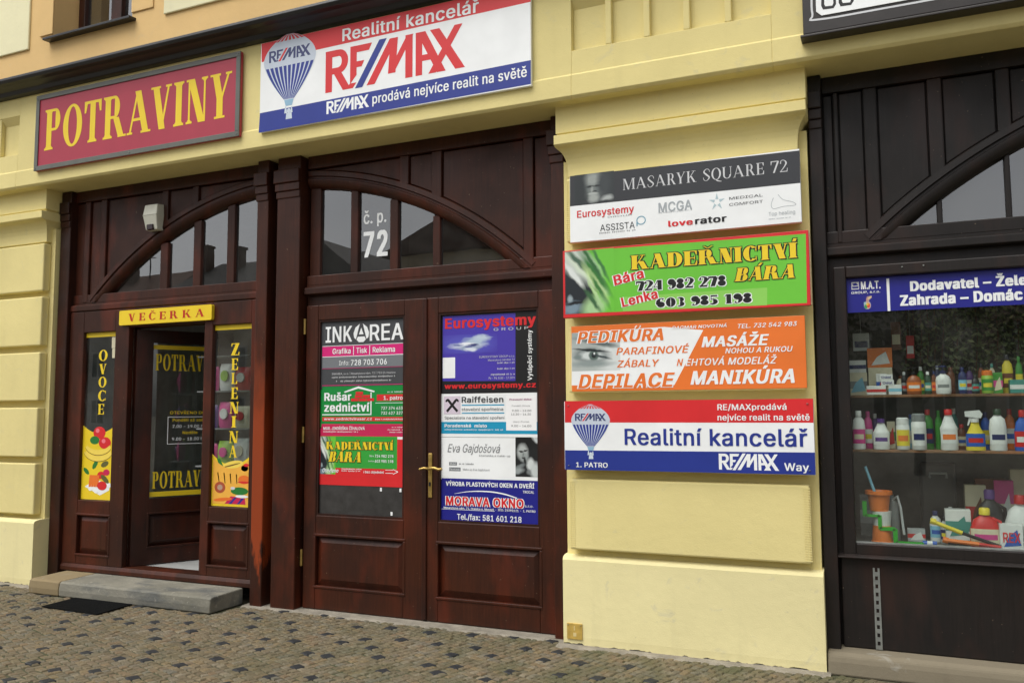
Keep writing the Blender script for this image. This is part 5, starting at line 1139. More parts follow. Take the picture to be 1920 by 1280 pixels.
for z, l in ((Z1, 'upper pine shelf inside the display window'), (Z2, 'lower pine shelf inside the display window')):
    o = emp('display_shelf', (.9, .47, z-.016), l, 'shelf'); build('board', MB().box(-.32, 2.2, .475, .80, z-.018, z-.0005), SHW, o, .003)
    for x in (-.25, .98, 2.1): build('bracket', MB().box(x, x+.02, .50, .79, z-.05, z-.0185), STEEL, o)
U_ = 'on the upper display shelf'; L_ = 'on the lower display shelf'; F_ = 'at the foot of the display window'
bottle('box', 'pale carton at the back left of the upper display shelf', 1612, 40, 50, Z1, 'cream', 'white', 'grey', .66, 'box', 'lblue')
bottle('box', 'white pack with navy band stacked on a carton, far left of the upper shelf', 1612, 37, 27, Z1+H(50), 'white', 'white', 'navy', .66, 'box')
bottle('box', 'tan carton behind the Odol boxes on the upper shelf', 1657, 48, 60, Z1, 'cream', 'white', 'cream', .66, 'box')
bottle('box', 'orange and white pack on top of the tan carton, upper shelf', 1657, 50, 43, Z1+H(60), 'orange', 'white', None, .66, 'box', 'white')
bottle('box', 'blue and white upright pack on the upper display shelf', 1658, 20, 46, Z1, 'white', 'white', 'blue', .60, 'box', 'red')
bottle('box', 'low white carton with red stripe at the front of the upper shelf', 1648, 38, 19, Z1, 'white', 'white', 'red', .50, 'box')
bottle('box', 'white Odol box lying on the low carton, lower of two', 1670, 25, 12, Z1+H(19), 'white', 'white', None, .50, 'box', None, 'Odol')
bottle('box', 'white Odol box lying on the low carton, upper of two', 1668, 25, 12, Z1+H(31), 'white', 'white', None, .50, 'box', None, 'Odol')
bottle('box', 'white carton right of the red striped carton on the upper shelf', 1684, 25, 21, Z1, 'white', 'white', 'lblue', .50, 'box')
bottle('pump', 'amber soap bottle with black pump '+U_, 1720, 25, 54, Z1, 'amber', 'black', 'orange', .50)
bottle('tall', 'dark slim bottle left of the amber soap '+U_, 1702, 11, 46, Z1, 'black', 'silver', 'grey', .54)
bottle('tall', 'clear green bottle right of the amber soap '+U_, 1746, 12, 45, Z1, 'dkgreen', 'white', 'teal', .50)
bottle('tall', 'thin brown bottle beside the white pump bottle '+U_, 1757, 8, 46, Z1, 'brown', 'navy', 'orange', .50)
bottle('pump', 'white pump bottle with navy head '+U_, 1774, 26, 56, Z1, 'white', 'navy', None, .50, accent='grey')
bottle('tall', 'brown bottle behind the white pump bottle '+U_, 1788, 15, 54, Z1, 'brown', 'brown', None, .60)
bottle('tall', 'navy bottle with pale blue label '+U_, 1809, 14, 52, Z1, 'navy', 'navy', 'lblue', .50)
bottle('tall', 'short dark bottle with teal label '+U_, 1832, 13, 36, Z1, 'black', 'black', 'teal', .50)
bottle('can', 'green and yellow spray can with orange cap '+U_, 1853, 19, 45, Z1, 'lime', 'orange', 'green', .50, 'spray can', 'yellow')
bottle('box', 'pink and green carton beside the orange capped can', 1871, 18, 42, Z1, 'green', 'white', 'pink', .50, 'box', 'cream')
bottle('tall', 'teal capped pale bottle behind the pink carton '+U_, 1862, 11, 60, Z1, 'cream', 'teal', None, .62)
bottle('tall', 'tall yellow bottle with black cap '+U_, 1889, 18, 76, Z1, 'yellow', 'black', 'brown', .60)
bottle('tall', 'tall green bottle at the right edge '+U_, 1909, 12, 72, Z1, 'green', 'green', 'yellow', .60)
bottle('box', 'teal multipack at the right edge '+U_, 1909, 34, 27, Z1, 'teal', 'white', 'white', .49, 'box')
bottle('tall', 'white bottle with pink label, leftmost '+L_, 1611, 23, 78, Z2, 'white', 'white', 'pink', .50)
bottle('tall', 'pink bottle second from the left '+L_, 1629, 17, 77, Z2, 'pink', 'pink', 'white', .60)
bottle('oval', 'squat white bottle with purple cap '+L_, 1654, 29, 62, Z2, 'white', 'purple', None, .50, accent='purple')
bottle('box', 'cream carton behind the purple capped bottle', 1673, 16, 58, Z2, 'cream', 'white', 'green', .62, 'box', 'red')
bottle('can', 'white and yellow powder can with orange foot '+L_, 1695, 23, 64, Z2, 'white', 'white', 'yellow', .50, 'can', 'orange')
bottle('can', 'white can with grey cap and blue print '+L_, 1725, 25, 72, Z2, 'white', 'grey', 'white', .50, 'can', 'navy')
bottle('tall', 'green bottle with red cap and blue label '+L_, 1742, 19, 80, Z2, 'green', 'red', 'navy', .60)
bottle('tall', 'green bottle left of the large red capped white bottle '+L_, 1762, 13, 78, Z2, 'green', 'green', None, .60)
bottle('oval', 'large white bottle with red cap '+L_, 1780, 29, 80, Z2, 'white', 'red', None, .50, accent='orange')
bottle('tall', 'dark red bottle behind the yellow sprayer '+L_, 1803, 16, 50, Z2, 'brown', 'red', 'cream', .62)
bottle('spray', 'yellow trigger spray bottle '+L_, 1827, 32, 78, Z2, 'yellow', 'white', 'blue', .50, accent='red')
bottle('tall', 'blue bottle behind the white cream cleaner '+L_, 1846, 16, 74, Z2, 'blue', 'navy', 'yellow', .62)
bottle('tall', 'white cream cleaner bottle with green cap '+L_, 1867, 28, 80, Z2, 'white', 'dkgreen', None, .50, accent='navy')
bottle('jug', 'blue bottle with red label at the right edge '+L_, 1909, 26, 78, Z2, 'blue', 'red', 'red', .50, accent='white')
for a in ((1695,15,40,Z1,'cream','brown','red','cream bottle back row, right of the tan carton'), (1733,13,58,Z1,'green','white','yellow','green bottle behind the amber soap, upper shelf'), (1764,12,60,Z1,'navy','silver','white','navy bottle back row, left of the white pump bottle'), (1822,13,56,Z1,'purple','black','white','purple bottle back row, right of the upper shelf navy bottle'), (1843,12,62,Z1,'amber','black','cream','amber bottle back row, left of the orange capped can'),
          (1711,16,70,Z2,'lblue','blue','white','pale blue bottle behind the two white cans on the lower shelf'), (1790,15,82,Z2,'teal','white','cream','teal bottle behind the large red capped bottle'), (1888,17,80,Z2,'orange','red','white','orange bottle back row, right of the cream cleaner bottle'), (1643,14,72,Z2,'purple','white','pink','purple bottle back row, left of the squat white bottle')):
    bottle('tall', a[7], a[0], a[1], a[2], a[3], a[4], a[5], a[6], .71)
for k, (px_, zz, w_, h_, c1, c2, lb) in enumerate(((1622,2.03,34,40,'white','lilac0','white blister card hanging top left in the display window'), (1690,2.05,20,62,'brown','cream','brown card strip hanging left of the added leaves in the display'), (1716,1.98,16,50,'red','white','narrow red card hanging beside the sparse added leaves'))):
    xx = pxX(px_, .80); o = emp('hanging_card', (xx, .80, zz), lb, 'card'); build('card', MB().box(xx-H(w_)/2, xx+H(w_)/2, .795, .803, zz-H(h_)*.3, zz+H(h_)*.7), C_[c1], o, .002)
    build('label', MB().box(xx-H(w_)*.4, xx+H(w_)*.4, .7935, .7949, zz-H(h_)*.1, zz+H(h_)*.25), C_[c2 if c2 in C_ else 'navy'], o); build('hook', MB().tube([(xx,.80,zz+H(h_)*.7),(xx,.80,2.62)], .0025, 5), STEEL, o)
bottle('jug', 'red detergent bottle with yellow cap '+F_, 1836, 50, 76, Z0, 'red', 'yellow', 'cream', .56, accent='pink')
bottle('jug', 'black detergent bottle with purple cap '+F_, 1846, 50, 108, Z0, 'black', 'purple', None, .70)
bottle('jug', 'white detergent bottle with red cap '+F_, 1898, 52, 100, Z0, 'white', 'red', None, .66, accent='red')
bottle('box', 'white washing powder box reading REX', 1881, 40, 50, Z0, 'white', 'white', None, .50, 'box', 'blue', 'REX')
bottle('box', 'white box with green leaf right of the REX box', 1915, 26, 50, Z0, 'white', 'white', None, .50, 'box', 'green')
bottle('box', 'white and teal blister pack leaning behind the shears', 1789, 47, 62, Z0+.03, 'white', 'white', 'teal', .60, 'box', 'teal')
bottle('box', 'support box under the teal blister pack', 1789, 40, 9.9, Z0, 'black', 'black', None, .60, 'box')
# extra stock past the right edge of the picture
for k in range(5):
    bottle('tall', ['white bottle with blue label past the right picture edge', 'green bottle past the right picture edge', 'red bottle past the right picture edge', 'yellow bottle past the right picture edge', 'navy bottle past the right picture edge'][k], 1960+70*k, 24, 70, (Z1, Z2)[k % 2], ['white','green','red','yellow','navy'][k], 'white', ['blue','yellow','white','red','lblue'][k], .52)
# pots, bracket, shears and the black case
x = pxX(1648, .52); yq = .54
o = emp('flower_pot', (x, yq, Z0), 'orange plastic pot standing upside down, lowest of the pot stack', 'pot'); build('pot', MB().lathe([(H(22),0),(H(22),.012),(H(20.5),.014),(H(18),H(36))], x, yq, Z0, 22), C_['orange'], o, smooth=True)
o = emp('flower_pot', (x, yq, Z0+H(36)), 'white plastic pot in the middle of the pot stack', 'pot'); build('pot', MB().lathe([(H(17),0),(H(19.5),H(30))], x, yq, Z0+H(36), 22), C_['white'], o, smooth=True)
o = emp('flower_pot', (x-.01, yq, Z0+H(66)), 'orange plastic pot with wide rim on top of the pot stack', 'pot'); build('pot', MB().lathe([(H(18),0),(H(22.5),H(34)),(H(27),H(34.5)),(H(27),H(42)),(H(24),H(42)),(H(21),H(34))], x-.012, yq, Z0+H(66), 22), C_['orange'], o, smooth=True)
o = emp('garden_stick', (pxX(1618), .53, 1.0), 'pale blue stick standing in the top orange pot', 'stick'); build('stick', MB().tube([(x-.005,.54,Z0+H(72)),(x-.085,.55,Z0+H(158))], .009, 8), C_['lblue'], o, smooth=True)
o = emp('bracket', (pxX(1650), .478, Z0), 'bright green zigzag plastic bracket in front of the orange pots', 'bracket')
zz = [(1614,926),(1618,953),(1643,954),(1646,978),(1671,981),(1675,1006),(1723,1008)]; g = MB()
gpt = [(pxX(a, .47), Z0+.008+(1008-b)*.00303) for a, b in zz]
for (xa, za), (xb, zb) in zip(gpt, gpt[1:]): g.box(min(xa,xb)-.0065, max(xa,xb)+.0065, .480, .4995, min(za,zb)-.0065, max(za,zb)+.0065)
build('arm', g, plain('plastic_vivid_green', S(40,170,40), .35, .05), o)
o = emp('bag_sprayer', (pxX(1675), .62, Z0), 'grey folded plastic sprayer standing behind the orange pots', 'sprayer'); xs = pxX(1670, .62)
build('tank', MB().lathe([(.035,0),(.04,.01),(.034,.24),(.015,.27)], xs, .64, Z0, 14), C_['grey'], o, smooth=True); build('lance', MB().tube([(xs,.63,Z0+.26),(xs+.03,.60,Z0+.29),(xs+.045,.585,Z0+.22),(xs+.06,.58,Z0+.05)], .008, 8), C_['silver'], o, smooth=True)
o = emp('tool_case', (pxX(1752), .80, Z0), 'black plastic case standing at the back of the display window', 'case'); xa, xb = pxX(1722, .8), pxX(1790, .8)
build('case', MB().box(xa, xb, .80, .92, Z0, Z0+.50), C_['black'], o, .02); build('handle', MB().tube([(xa+.06,.79,Z0+.40),(xa+.06,.77,Z0+.43),(xb-.06,.77,Z0+.43),(xb-.06,.79,Z0+.40)], .008, 6), C_['grey'], o)
bottle('box', 'pale grey carton at the back left below the lower shelf', 1640, 70, 90, Z0, 'grey', 'white', 'silver', .84, 'box')
bottle('box', 'brown carton at the back right below the lower shelf', 1850, 60, 130, Z0, 'brown', 'white', 'cream', .88, 'box')
bottle('box', 'tall cream carton right of the black tool case', 1905, 45, 150, Z0, 'cream', 'white', 'grey', .92, 'box', 'grey')
bottle('box', 'pale tray of small packs in front of the black tool case', 1712, 34, 26, Z0, 'silver', 'white', 'red', .66, 'box', 'white')
bottle('tall', 'white bottle with navy cap beside the black tool case', 1748, 20, 62, Z0, 'white', 'navy', 'lblue', .70)
bottle('tall', 'silver bottle with black cap left of the teal blister pack', 1764, 15, 52, Z0, 'silver', 'black', 'navy', .66)
bottle('box', 'red and white checked carton above the red detergent bottle', 1822, 40, 118, Z0, 'cream', 'white', 'red', .80, 'box', 'brown')
bottle('box', 'pinkish carton standing behind the REX box', 1872, 36, 128, Z0, 'pink', 'white', 'cream', .84, 'box', 'white')
bottle('tall', 'green bottle standing left of the teal blister pack', 1776, 14, 70, Z0, 'green', 'white', 'yellow', .74)
def shears(label, p0, p1, p2, ca, cb, yy):
    q = [(pxX(a, yy), yy, Z0+.012+(1012-b)*.00303) for a, b in (p0, p1, p2)]; o = emp('shears', (q[1][0], yy, Z0), label, 'tool')
    build('handle', MB().tube([q[0], q[1]], .013, 8).tube([(q[0][0]-.01, yy, q[0][2]+.004), (q[0][0]+.02, yy, q[0][2]-.004)], .019, 8), C_[ca], o, smooth=True); build('blade', MB().tube([q[1], q[2]], .010, 8), C_[cb], o, smooth=True)
    return o
shears('yellow and black shears lying across the foot of the display', (1742,966), (1795,987), (1862,1010), 'yellow', 'black', .500)
shears('orange handled tool with red blade lying under the shears', (1763,1002), (1824,1007), (1862,1011), 'orange', 'red', .487)
o = emp('sponge_roll', (pxX(1736), .49, Z0), 'small blue and white roll lying beside the green bracket', 'roll'); xr = pxX(1736, .49)
build('roll', MB().tube([(xr-.04,.50,Z0+.016),(xr+.04,.50,Z0+.016)], .015, 12), C_['blue'], o, smooth=True); build('wrapper', MB().tube([(xr-.015,.50,Z0+.016),(xr+.015,.50,Z0+.016)], .0156, 12), C_['white'], o, smooth=True)
# leaves added behind the display glass to stand in for reflected foliage
m_, N, Lk, B = newmat('stand_in_leaves'); r_i = N.new('ShaderNodeNewGeometry').outputs['Random Per Island']; Lk.new(mixc(N, Lk, r_i, (.05,.09,.03), (.34,.38,.20)), B.inputs['Base Color']); B.inputs['Roughness'].default_value = .45; GLEAF = m_
def added_leaves(label, x0, x1, y0, y1, z0, z1, n, seed):
    o = emp('added_leaf_clump', ((x0+x1)/2, (y0+y1)/2, z1), label, 'added_leaves'); q = random.Random(seed); g = MB()
    for k in range(n):
        c = Vector((q.uniform(x0,x1), q.uniform(y0,y1), z0+(z1-z0)*q.random()**.8)); d1 = Vector((q.uniform(-1,1), q.uniform(-1,1), q.uniform(-1,1))).normalized()*q.uniform(.012,.03); d2 = d1.cross(Vector((q.uniform(-1,1), q.uniform(-1,1), q.uniform(-1,1)))).normalized()*q.uniform(.006,.014)
        g.add([c-d1, c+d2, c+d1, c-d2], [(0,1,2,3)])
    build('leaves', g, GLEAF, o); st = MB()
    for k in range(6): xx = x0+(x1-x0)*(k+.5)/6; st.tube([(xx,(y0+y1)/2,z0+.05),(xx+.02,(y0+y1)/2,(z0+z1)/2),(xx,(y0+y1)/2,2.62)], .004, 5)
    build('stems', st, C_['brown'], o)
added_leaves('dense green leaves added at the back right of the upper display for reflected foliage', .40, 1.1, .70, 1.02, 1.78, 2.36, 1900, 5)
added_leaves('sparse green leaves added left of the dense ones in the display for reflected foliage', .14, .40, .80, 1.0, 1.85, 2.35, 420, 9)
# ---------------------------------------------------------------- grocery stock behind the narrow windows
o = emp('stock_rack', (-5.45,.70,.196), 'white metal shelf rack behind the ZELENINA window', 'rack')
for z in (1.12, 1.46, 1.80, 2.12): build('shelf', MB().box(-5.78,-5.18,.56,.80,z-.012,z), C_['grey'], o)
for x in (-5.78,-5.195): build('upright', MB().box(x, x+.015, .785, .80, .197, 2.3), C_['grey'], o)
nm = ['pink','lime','white','purple','pink','cream','pink','white','red']
for k in range(9):
    xx = -5.68+.185*(k % 3); zz_ = (1.12,1.46,1.80)[k//3]; w_, h_ = .088, .20+.05*(k*7 % 5)/4
    oo = emp('snack_bag', (xx, .64, zz_), '%s snack bag, %s of its row on the %s rack shelf behind ZELENINA' % ({'pink':'pink','lime':'lime green','white':'white','purple':'purple','cream':'cream','red':'red'}[nm[k]], ('left','middle','right')[k % 3], ('lower','middle','upper')[k//3]), 'bag')
    vs = []; fs = []
    for i, (ww, dd, hz) in enumerate(((.9,.1,0),(1,.6,.15),(1,.75,.5),(1,.6,.85),(.9,.1,1))):
        for t in range(8): aa = 2*math.pi*t/8; vs.append((xx+w_*ww*math.copysign(abs(math.cos(aa))**.6, math.cos(aa)), .64+.05*dd*math.sin(aa), zz_+h_*hz+.0005))
    for i in range(4):
        for t in range(8): fs.append((i*8+t, i*8+(t+1) % 8, (i+1)*8+(t+1) % 8, (i+1)*8+t))
    fs += [tuple(range(7,-1,-1)), tuple(32+t for t in range(8))]
    build('bag', MB().add(vs, fs), C_[nm[k]], oo, smooth=True); build('print', MB().prism(ell(xx, zz_+h_*.55, w_*.5, h_*.2, 14),   .592, .605), C_[nm[(k+3) % 9]], oo)
# ================================================================ ground
GRD = plain('square_paving', (.17,.15,.115), .9, .25, 3, .3)
tag(build('ground', MB().add([(-400,-400,-.03),(400,-400,-.03),(400,300,-.03),(-400,300,-.03)], [(0,1,2,3)]), GRD), kind='structure')
def settmat(n, island):
    m, N, Lk, B = newmat(n)
    r = N.new('ShaderNodeNewGeometry').outputs['Random Per Island'] if island else N.new('ShaderNodeObjectInfo').outputs['Random']
    cr = N.new('ShaderNodeValToRGB'); Lk.new(r, cr.inputs[0]); el = cr.color_ramp; el.elements[0].color = (0.134,0.102,0.058,1); el.elements[1].color = (0.189,0.158,0.106,1)
    for p, c in ((.18,(0.167,0.131,0.078,1)),(.34,(0.206,0.161,0.093,1)),(.5,(0.156,0.134,0.091,1)),(.62,(0.223,0.164,0.083,1)),(.74,(0.189,0.129,0.073,1)),(.86,(0.150,0.140,0.106,1)),(.95,(0.256,0.212,0.141,1))):
        e = el.elements.new(p); e.color = c
    v = coords(N, Lk); c = mixc(N, Lk, ramp(N, Lk, noise(N, Lk, v, 60, 4), .3, .7, 0, .5), cr.outputs[0], (.085,.072,.046))
    sx_ = N.new('ShaderNodeSeparateXYZ'); Lk.new(v, sx_.inputs[0]); mo = N.new('ShaderNodeMath'); mo.operation = 'MULTIPLY'; Lk.new(ramp(N, Lk, sx_.outputs[0], -4.2, -1.6, .28, .9), mo.inputs[0]); Lk.new(ramp(N, Lk, noise(N, Lk, v, 2.6, 6), .42, .64), mo.inputs[1])
    c = mixc(N, Lk, mo.outputs[0], c, (.075,.078,.034)); Lk.new(c, B.inputs['Base Color']); B.inputs['Roughness'].default_value = .8
    bump(N, Lk, B, noise(N, Lk, v, 90, 4), .5, .004); return m
SET1, SET2 = settmat('sett_stone', True), settmat('sett_stone_single', False)
DKS = plain('dark_basalt_sett', (.015,.017,.020), .7, .25, 30, .3)
mj, N, Lk, B = newmat('mossy_joint'); v = coords(N, Lk)
Lk.new(mixc(N, Lk, ramp(N, Lk, noise(N, Lk, v, 1.5, 5), .35, .65), (.10,.085,.055), (.05,.058,.022)), B.inputs['Base Color']); B.inputs['Roughness'].default_value = 1.0; bump(N, Lk, B, noise(N, Lk, v, 120, 3), .6, .006)
PV = tag(build('pavement', MB().box(-13, 8.5, -3.2, .62, -.10, -.0065), mj), kind='structure')
CELL = .053; c45 = math.sqrt(.5); near = []; rest = MB(); restd = MB(); darks = []
rnd = random.Random(3)
# dark stones: loose lattice about a quarter of a metre apart
dk_cells = set()
for i in range(-240, 240, 5):
    for j in range(-240, 240, 5):
        dk_cells.add((i+rnd.choice((-1,0,0,1))+((j//5) % 2)*2, j+rnd.choice((-1,0,0,1))))
cand = []
for i in range(-240, 240):
    for j in range(-240, 240):
        x = (i*math.cos(R(70))-j*math.sin(R(70)))*CELL; y = (i*math.sin(R(70))+j*math.cos(R(70)))*CELL
        if -9.6 < x < 2.9 and -2.55 < y < .335: cand.append((i, j, x, y))
def blocked(x, y):
    if -2.09 < x < -.34 and y > .15: return True
    if x < -7.28 and y > .09: return True
    if -7.10 < x < -4.94 and y > -.085: return True
    if y > .24 and (-4.9 < x < -4.39 or -2.2 < x < -2.0): return True
    if x > -.4 and y > .16: return True
    return False
DKX = lambda x, y: x < -2.6 or True
protos = []
def stone(cx, cy, s, seed, hgt):
    r_ = random.Random(seed); g = []; e = .0075; ang = R(70)+r_.uniform(-.22,.22); k = []
    for a, b in ((-1,-1),(1,-1),(1,1),(-1,1)):
        u = a*(s/2-.0015)*r_.uniform(.80,1.06); w = b*(s/2-.0015)*r_.uniform(.80,1.06); k.append((u*math.cos(ang)-w*math.sin(ang), u*math.sin(ang)+w*math.cos(ang)))
    vs = [(cx+x, cy+y, -.02) for x, y in k]+[(cx+x, cy+y, hgt-.006) for x, y in k]+[(cx+x*.78, cy+y*.78, hgt+r_.uniform(-.001,.0015)) for x, y in k]
    fs = [(a, (a+1) % 4, (a+1) % 4+4, a+4) for a in range(4)]+[(a+4, (a+1) % 4+4, (a+1) % 4+8, a+8) for a in range(4)]+[(8,9,10,11)]
    return vs, fs
camx, camy = 0.0, -5.4
cells = []
for i, j, x, y in cand:
    if blocked(x, y): continue
    dark = (i, j) in dk_cells and x < -1.2 and rnd.random() < .9
    dx, dy = rnd.uniform(-.008,.008), rnd.uniform(-.008,.008)
    cells.append((x+dx, y+dy, dark, rnd.uniform(-.002,.003)))
def in_view(x, y):
    d = Vector((x-camx, y-camy, -1.59)); f = d.dot(fw)
    if f <= 0: return 0
    px = 960+1578*d.dot(rt2)/f; py = 640-1578*d.dot(up2)/f
    return f if (0 < px < 1920 and py < 1275) else 0
vis = sorted([(in_view(c[0], c[1]), k) for k, c in enumerate(cells) if in_view(c[0], c[1]) > 0])
single = set(k for _, k in vis[:290])
pm = []
for q in range(12):
    vs, fs = stone(0, 0, CELL, 100+q, 0.0); me = bpy.data.meshes.new('sett'); me.from_pydata(vs, [], fs); me.materials.append(SET2); pm.append(me)
pd = []
for q in range(6):
    vs, fs = stone(0, 0, CELL*1.6, 300+q, .004); me = bpy.data.meshes.new('dark_sett'); me.from_pydata(vs, [], fs); me.materials.append(DKS); pd.append(me)
for k, (x, y, dark, hz) in enumerate(cells):
    if k in single:
        o = bpy.data.objects.new('dark_sett' if dark else 'sett', (pd if dark else pm)[k % (6 if dark else 12)]); o.location = (x, y, hz); o.parent = PV; COL.objects.link(o)
    else:
        vs, fs = stone(x, y, CELL*(1.6 if dark else 1), k, hz+(.004 if dark else 0)); (restd if dark else rest).add(vs, fs)
tag(build('small_setts', rest, SET1, PV), kind='stuff'); tag(build('small_dark_setts', restd, DKS, PV), kind='stuff')
# cement skirt along the foot of the doors and the plinth
CEM = plain('cement_skirt', (.25,.225,.18), .95, .25, 10, .5)
def skirt(x0, x1, y0, y1):
    n = max(6, int((x1-x0)/.05)); vs = []
    for i in range(n+1):
        x = x0+(x1-x0)*i/n; e = random.uniform(-.018,.018); vs += [(x, y0+e, -.004), (x, y0+.03+e*.5, .007), (x, y1, .010)]
    return build('cement_skirt', MB().add(vs, [(i*3+k, (i+1)*3+k, (i+1)*3+k+1, i*3+k+1) for i in range(n) for k in range(2)]), CEM, PV)
skirt(-4.93, -2.07, .215, .50); skirt(-2.10, -.34, .115, .20); skirt(-9.5, -7.1, .06, .2)
# ---------------------------------------------------------------- step, ledge, mat
o = emp('stone_step', (-6.02, .13, 0), 'worn grey and ochre stone step in front of the grocery door', 'step')
STW = None
def slab(x0, x1, mat, nm):
    return build(nm, MB().extr([(-.075,.0),(-.078,.055),(-.070,.112),(-.055,.126),(.31,.1345),(.31,.0)], x0, x1), mat, o, .010)
m_, N, Lk, B = newmat('step_stone'); v = coords(N, Lk); c = mixc(N, Lk, ramp(N, Lk, noise(N, Lk, v, 3, 6), .3, .7), (.15,.145,.115), (.26,.245,.195))
c = mixc(N, Lk, ramp(N, Lk, noise(N, Lk, coords(N, Lk, (1.6,4,4)), 1.3, 4), .52, .66, 0, .75), c, (.075,.082,.082)); c = mixc(N, Lk, ramp(N, Lk, noise(N, Lk, v, 26, 5), .62, .72, 0, .6), c, (.42,.39,.32))
Lk.new(c, B.inputs['Base Color']); B.inputs['Roughness'].default_value = .85; bump(N, Lk, B, noise(N, Lk, v, 45, 5), .6, .008)
slab(-7.08, -6.70, STONE2, 'slab'); slab(-6.694, -4.975, m_, 'slab')
o = emp('window_ledge', (.9, .25, 0), 'long sandstone ledge under the hardware shop window', 'ledge')
build('slab', MB().extr([(.185,-.005),(.19,.075),(.20,.112),(.225,.128),(.40,.134),(.40,-.005)], -.36, 2.4), STONE3, o, .012)
m_, N, Lk, B = newmat('black_mat'); v = coords(N, Lk, (1,1,1), False); w_ = N.new('ShaderNodeTexWave'); w_.inputs['Scale'].default_value = 60; Lk.new(v, w_.inputs[0])
B.inputs['Base Color'].default_value = (.005,.0055,.006,1); B.inputs['Specular IOR Level'].default_value = .08; B.inputs['Roughness'].default_value = .9; bump(N, Lk, B, w_.outputs[0], .6, .004)
o = emp('door_mat', (-6.13,-.27,.0), 'black ribbed doormat on the setts before the stone step', 'mat')
build('mat', MB().prism([(-6.475,0),(-5.79,0)], 0, 0) if False else MB().add([(-6.445,-.43,.004),(-5.77,-.455,.004),(-5.80,-.085,.004),(-6.47,-.085,.004),(-6.445,-.43,.013),(-5.77,-.455,.013),(-5.80,-.085,.013),(-6.47,-.085,.013)], [(0,3,2,1),(4,5,6,7),(0,1,5,4),(1,2,6,5),(2,3,7,6),(3,0,4,7)]), m_, o, .003)

# ================================================================ the far side of the square, seen in the panes
ROOF = plain('slate_roof', (.055,.05,.048), .8, .3, 2); ROOF2 = plain('brown_tile_roof', (.11,.06,.042), .85, .3, 2); CHM = plain('chimney_brick', (.14,.09,.07), .9, .3, 6)
HW = [plain('house_wall_grey', (.5,.49,.46), .9, .1, 2), plain('house_wall_cream', (.62,.55,.42), .9, .1, 2), plain('house_wall_pink', (.5,.38,.32), .9, .1, 2), plain('house_wall_pale', (.52,.50,.44), .9, .1, 2)]
WFR = plain('white_window_frame', (.6,.6,.58), .6); WGL = plain('dark_far_glass', (.02,.025,.03), .1)
def house(label, x0, x1, y1, depth, eave, ridge, wall, roof, chims, gable=False, hip=0):
    h = emp('reflected_house', ((x0+x1)/2, y1, 0), label, 'house', 'houses across the square'); y0 = y1-depth; ym = (y0+y1)/2; xm = (x0+x1)/2
    build('wall', MB().box(x0, x1, y0, y1, -.02, eave), wall, h)
    if gable: build('roof', MB().add([(x0-.5,y1+.5,eave-.3),(x1+.5,y1+.5,eave-.3),(xm,y1+.5,ridge),(x0-.5,y0,eave-.3),(x1+.5,y0,eave-.3),(xm,y0,ridge)], [(0,1,2),(5,4,3),(0,2,5,3),(2,1,4,5),(1,0,3,4)]), roof, h)
    else: RO = build('roof', MB().add([(x0-.3,y1+.5,eave-.15),(x1+.3,y1+.5,eave-.15),(x1+.3-hip,ym,ridge),(x0-.3+hip,ym,ridge),(x0-.3,y0-.5,eave-.15),(x1+.3,y0-.5,eave-.15)], [(0,1,2,3),(2,5,4,3),(1,5,2),(0,3,4),(0,4,5,1)]), roof, h)
    for cx, cz, cw in chims: build('chimney', MB().box(cx-cw/2, cx+cw/2, ym-.3+.8, ym+.3+.8, ridge-2, cz).box(cx-cw/2-.08, cx+cw/2+.08, ym+.42, ym+1.18, cz, cz+.15), CHM, h)
    n = max(2, int((x1-x0)/2.6)); st = (x1-x0)/n; fl = max(1, int((eave-.6)/3.1))
    for f in range(fl):
        for i in range(n):
            cx = x0+st*(i+.5); z = .9+3.1*f
            W = build('window', MB().box(cx-.6, cx+.6, y1, y1+.06, z, z+1.7), WFR, h); build('pane', MB().box(cx-.5, cx-.05, y1+.06, y1+.075, z+.1, z+1.6).box(cx+.05, cx+.5, y1+.06, y1+.075, z+.1, z+1.6), WGL, W)
    return h
house('grey house with an aerial reflected in the left corner of the left fanlight', -54, -43.5, -34, 9, 8.6, 11.6, HW[0], ROOF2, ((-49, 12.2, .9),))
hA = house('house with two chimneys reflected in the left fanlight', -43.2, -28, -34, 9, 9.0, 11.9, HW[1], ROOF, ((-42.0, 12.9, .6), (-39.2, 12.6, .65)), False, 2)
build('aerial', MB().tube([(-47.6,-38,10.8),(-47.6,-38,13.4)], .05, 5).tube([(-48.4,-38,13.1),(-46.8,-38,13.1)], .035, 5).tube([(-48.2,-38,12.7),(-47.0,-38,12.7)], .035, 5), GUT, hA)
house('house with a dark gable roof reflected in the pane left of the number 72', -26.8, -20.6, -26, 9, 7.2, 9.7, HW[2], ROOF, (), True)
house('house with a broad overhanging gable reflected right of the number 72', -20.0, -12.2, -26, 11, 8.9, 10.6, HW[1], ROOF2, (), True)
house('low cream house reflected low in the entrance door fanlight', -11.8, -7.0, -27, 9, 7.0, 9.0, HW[3], ROOF2, ((-9.4, 9.8, .8),), False, 1)
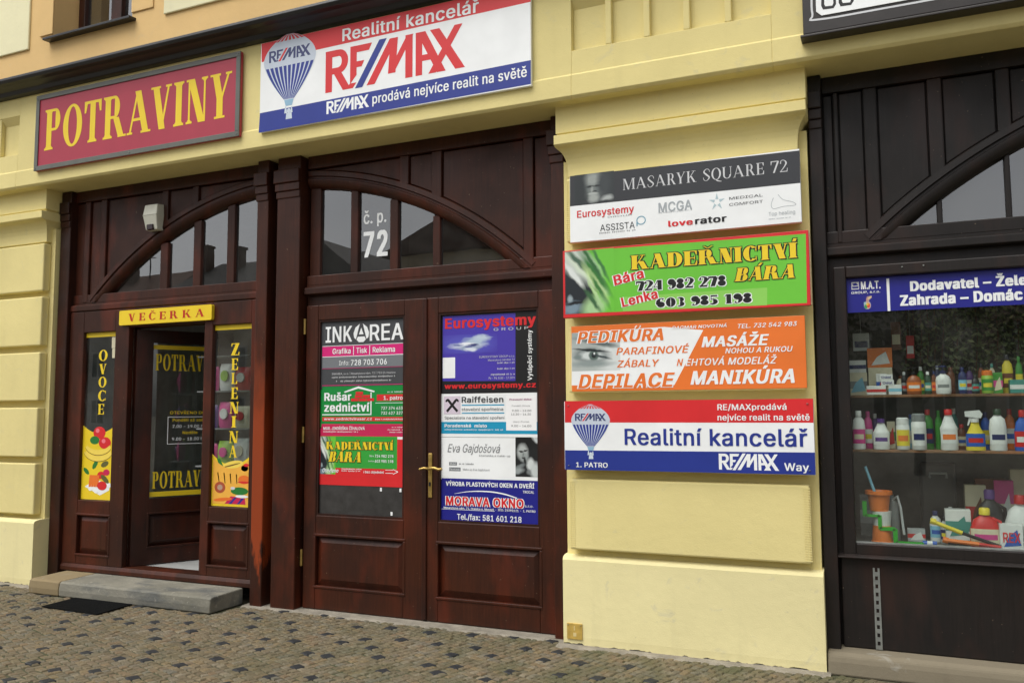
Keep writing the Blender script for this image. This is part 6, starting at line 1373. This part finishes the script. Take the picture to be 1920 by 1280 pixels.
house('pale house reflected in the hardware shop fanlight', -6.5, 4.2, -40, 9, 8.5, 11.5, HW[3], ROOF, ((1.2, 12.2, .9),), False, 1)
house('pinkish house reflected at the right of the display window', 4.6, 16, -40, 9, 8.5, 11.0, HW[2], ROOF2, ((9, 11.8, .9),))
LEAF = None
m_, N, Lk, B = newmat('tree_leaves'); r = N.new('ShaderNodeNewGeometry').outputs['Random Per Island']; Lk.new(mixc(N, Lk, r, (.035,.06,.018), (.09,.13,.04)), B.inputs['Base Color']); B.inputs['Roughness'].default_value = .6; LEAF = m_
BARK = plain('tree_bark', (.07,.05,.035), .9, .3, 8, .4)
def tree(label, x, y, h, rad, seed):
    t = emp('reflected_tree', (x, y, 0), label, 'tree', 'trees on the square'); r_ = random.Random(seed)
    g = MB().tube([(x,y,-.02),(x+.05,y,h*.25),(x-.05,y+.05,h*.5),(x,y,h*.8)], .13, 8)
    tips = []
    for k in range(9):
        a = k*2.4; z0 = h*(.3+.05*k); q = (x+rad*.75*math.cos(a), y+rad*.75*math.sin(a), min(h*.95, z0+h*.22)); g.tube([(x,y,z0), ((x+q[0])/2, (y+q[1])/2, (z0+q[2])/2+.15), q], .045, 5); tips.append(q)
    tips.append((x, y, h*.9)); build('trunk', g, BARK, t); lv = MB()
    for k in range(2600):
        q = r_.choice(tips); s = .55+.4*r_.random()
        c = Vector((q[0]+r_.gauss(0,.42)*rad*.5, q[1]+r_.gauss(0,.42)*rad*.5, q[2]+r_.gauss(0,.35)*rad*.5)); d1 = Vector((r_.uniform(-1,1), r_.uniform(-1,1), r_.uniform(-1,1))).normalized()*.085*s; d2 = d1.cross(Vector((r_.uniform(-1,1), r_.uniform(-1,1), r_.uniform(-1,1)))).normalized()*.055*s
        lv.add([c-d1, c+d2, c+d1, c-d2], [(0,1,2,3)])
    build('crown', lv, LEAF, t)
tree('leafy tree reflected at the left of the display window', .8, -17.5, 5.4, 1.9, 1); tree('leafy tree reflected at the right of the display window', 4.4, -18.5, 6.0, 2.2, 2); tree('leafy tree standing past the right picture edge', 8.6, -18, 5.6, 2.0, 3)
bpy.data.objects.remove(_to)
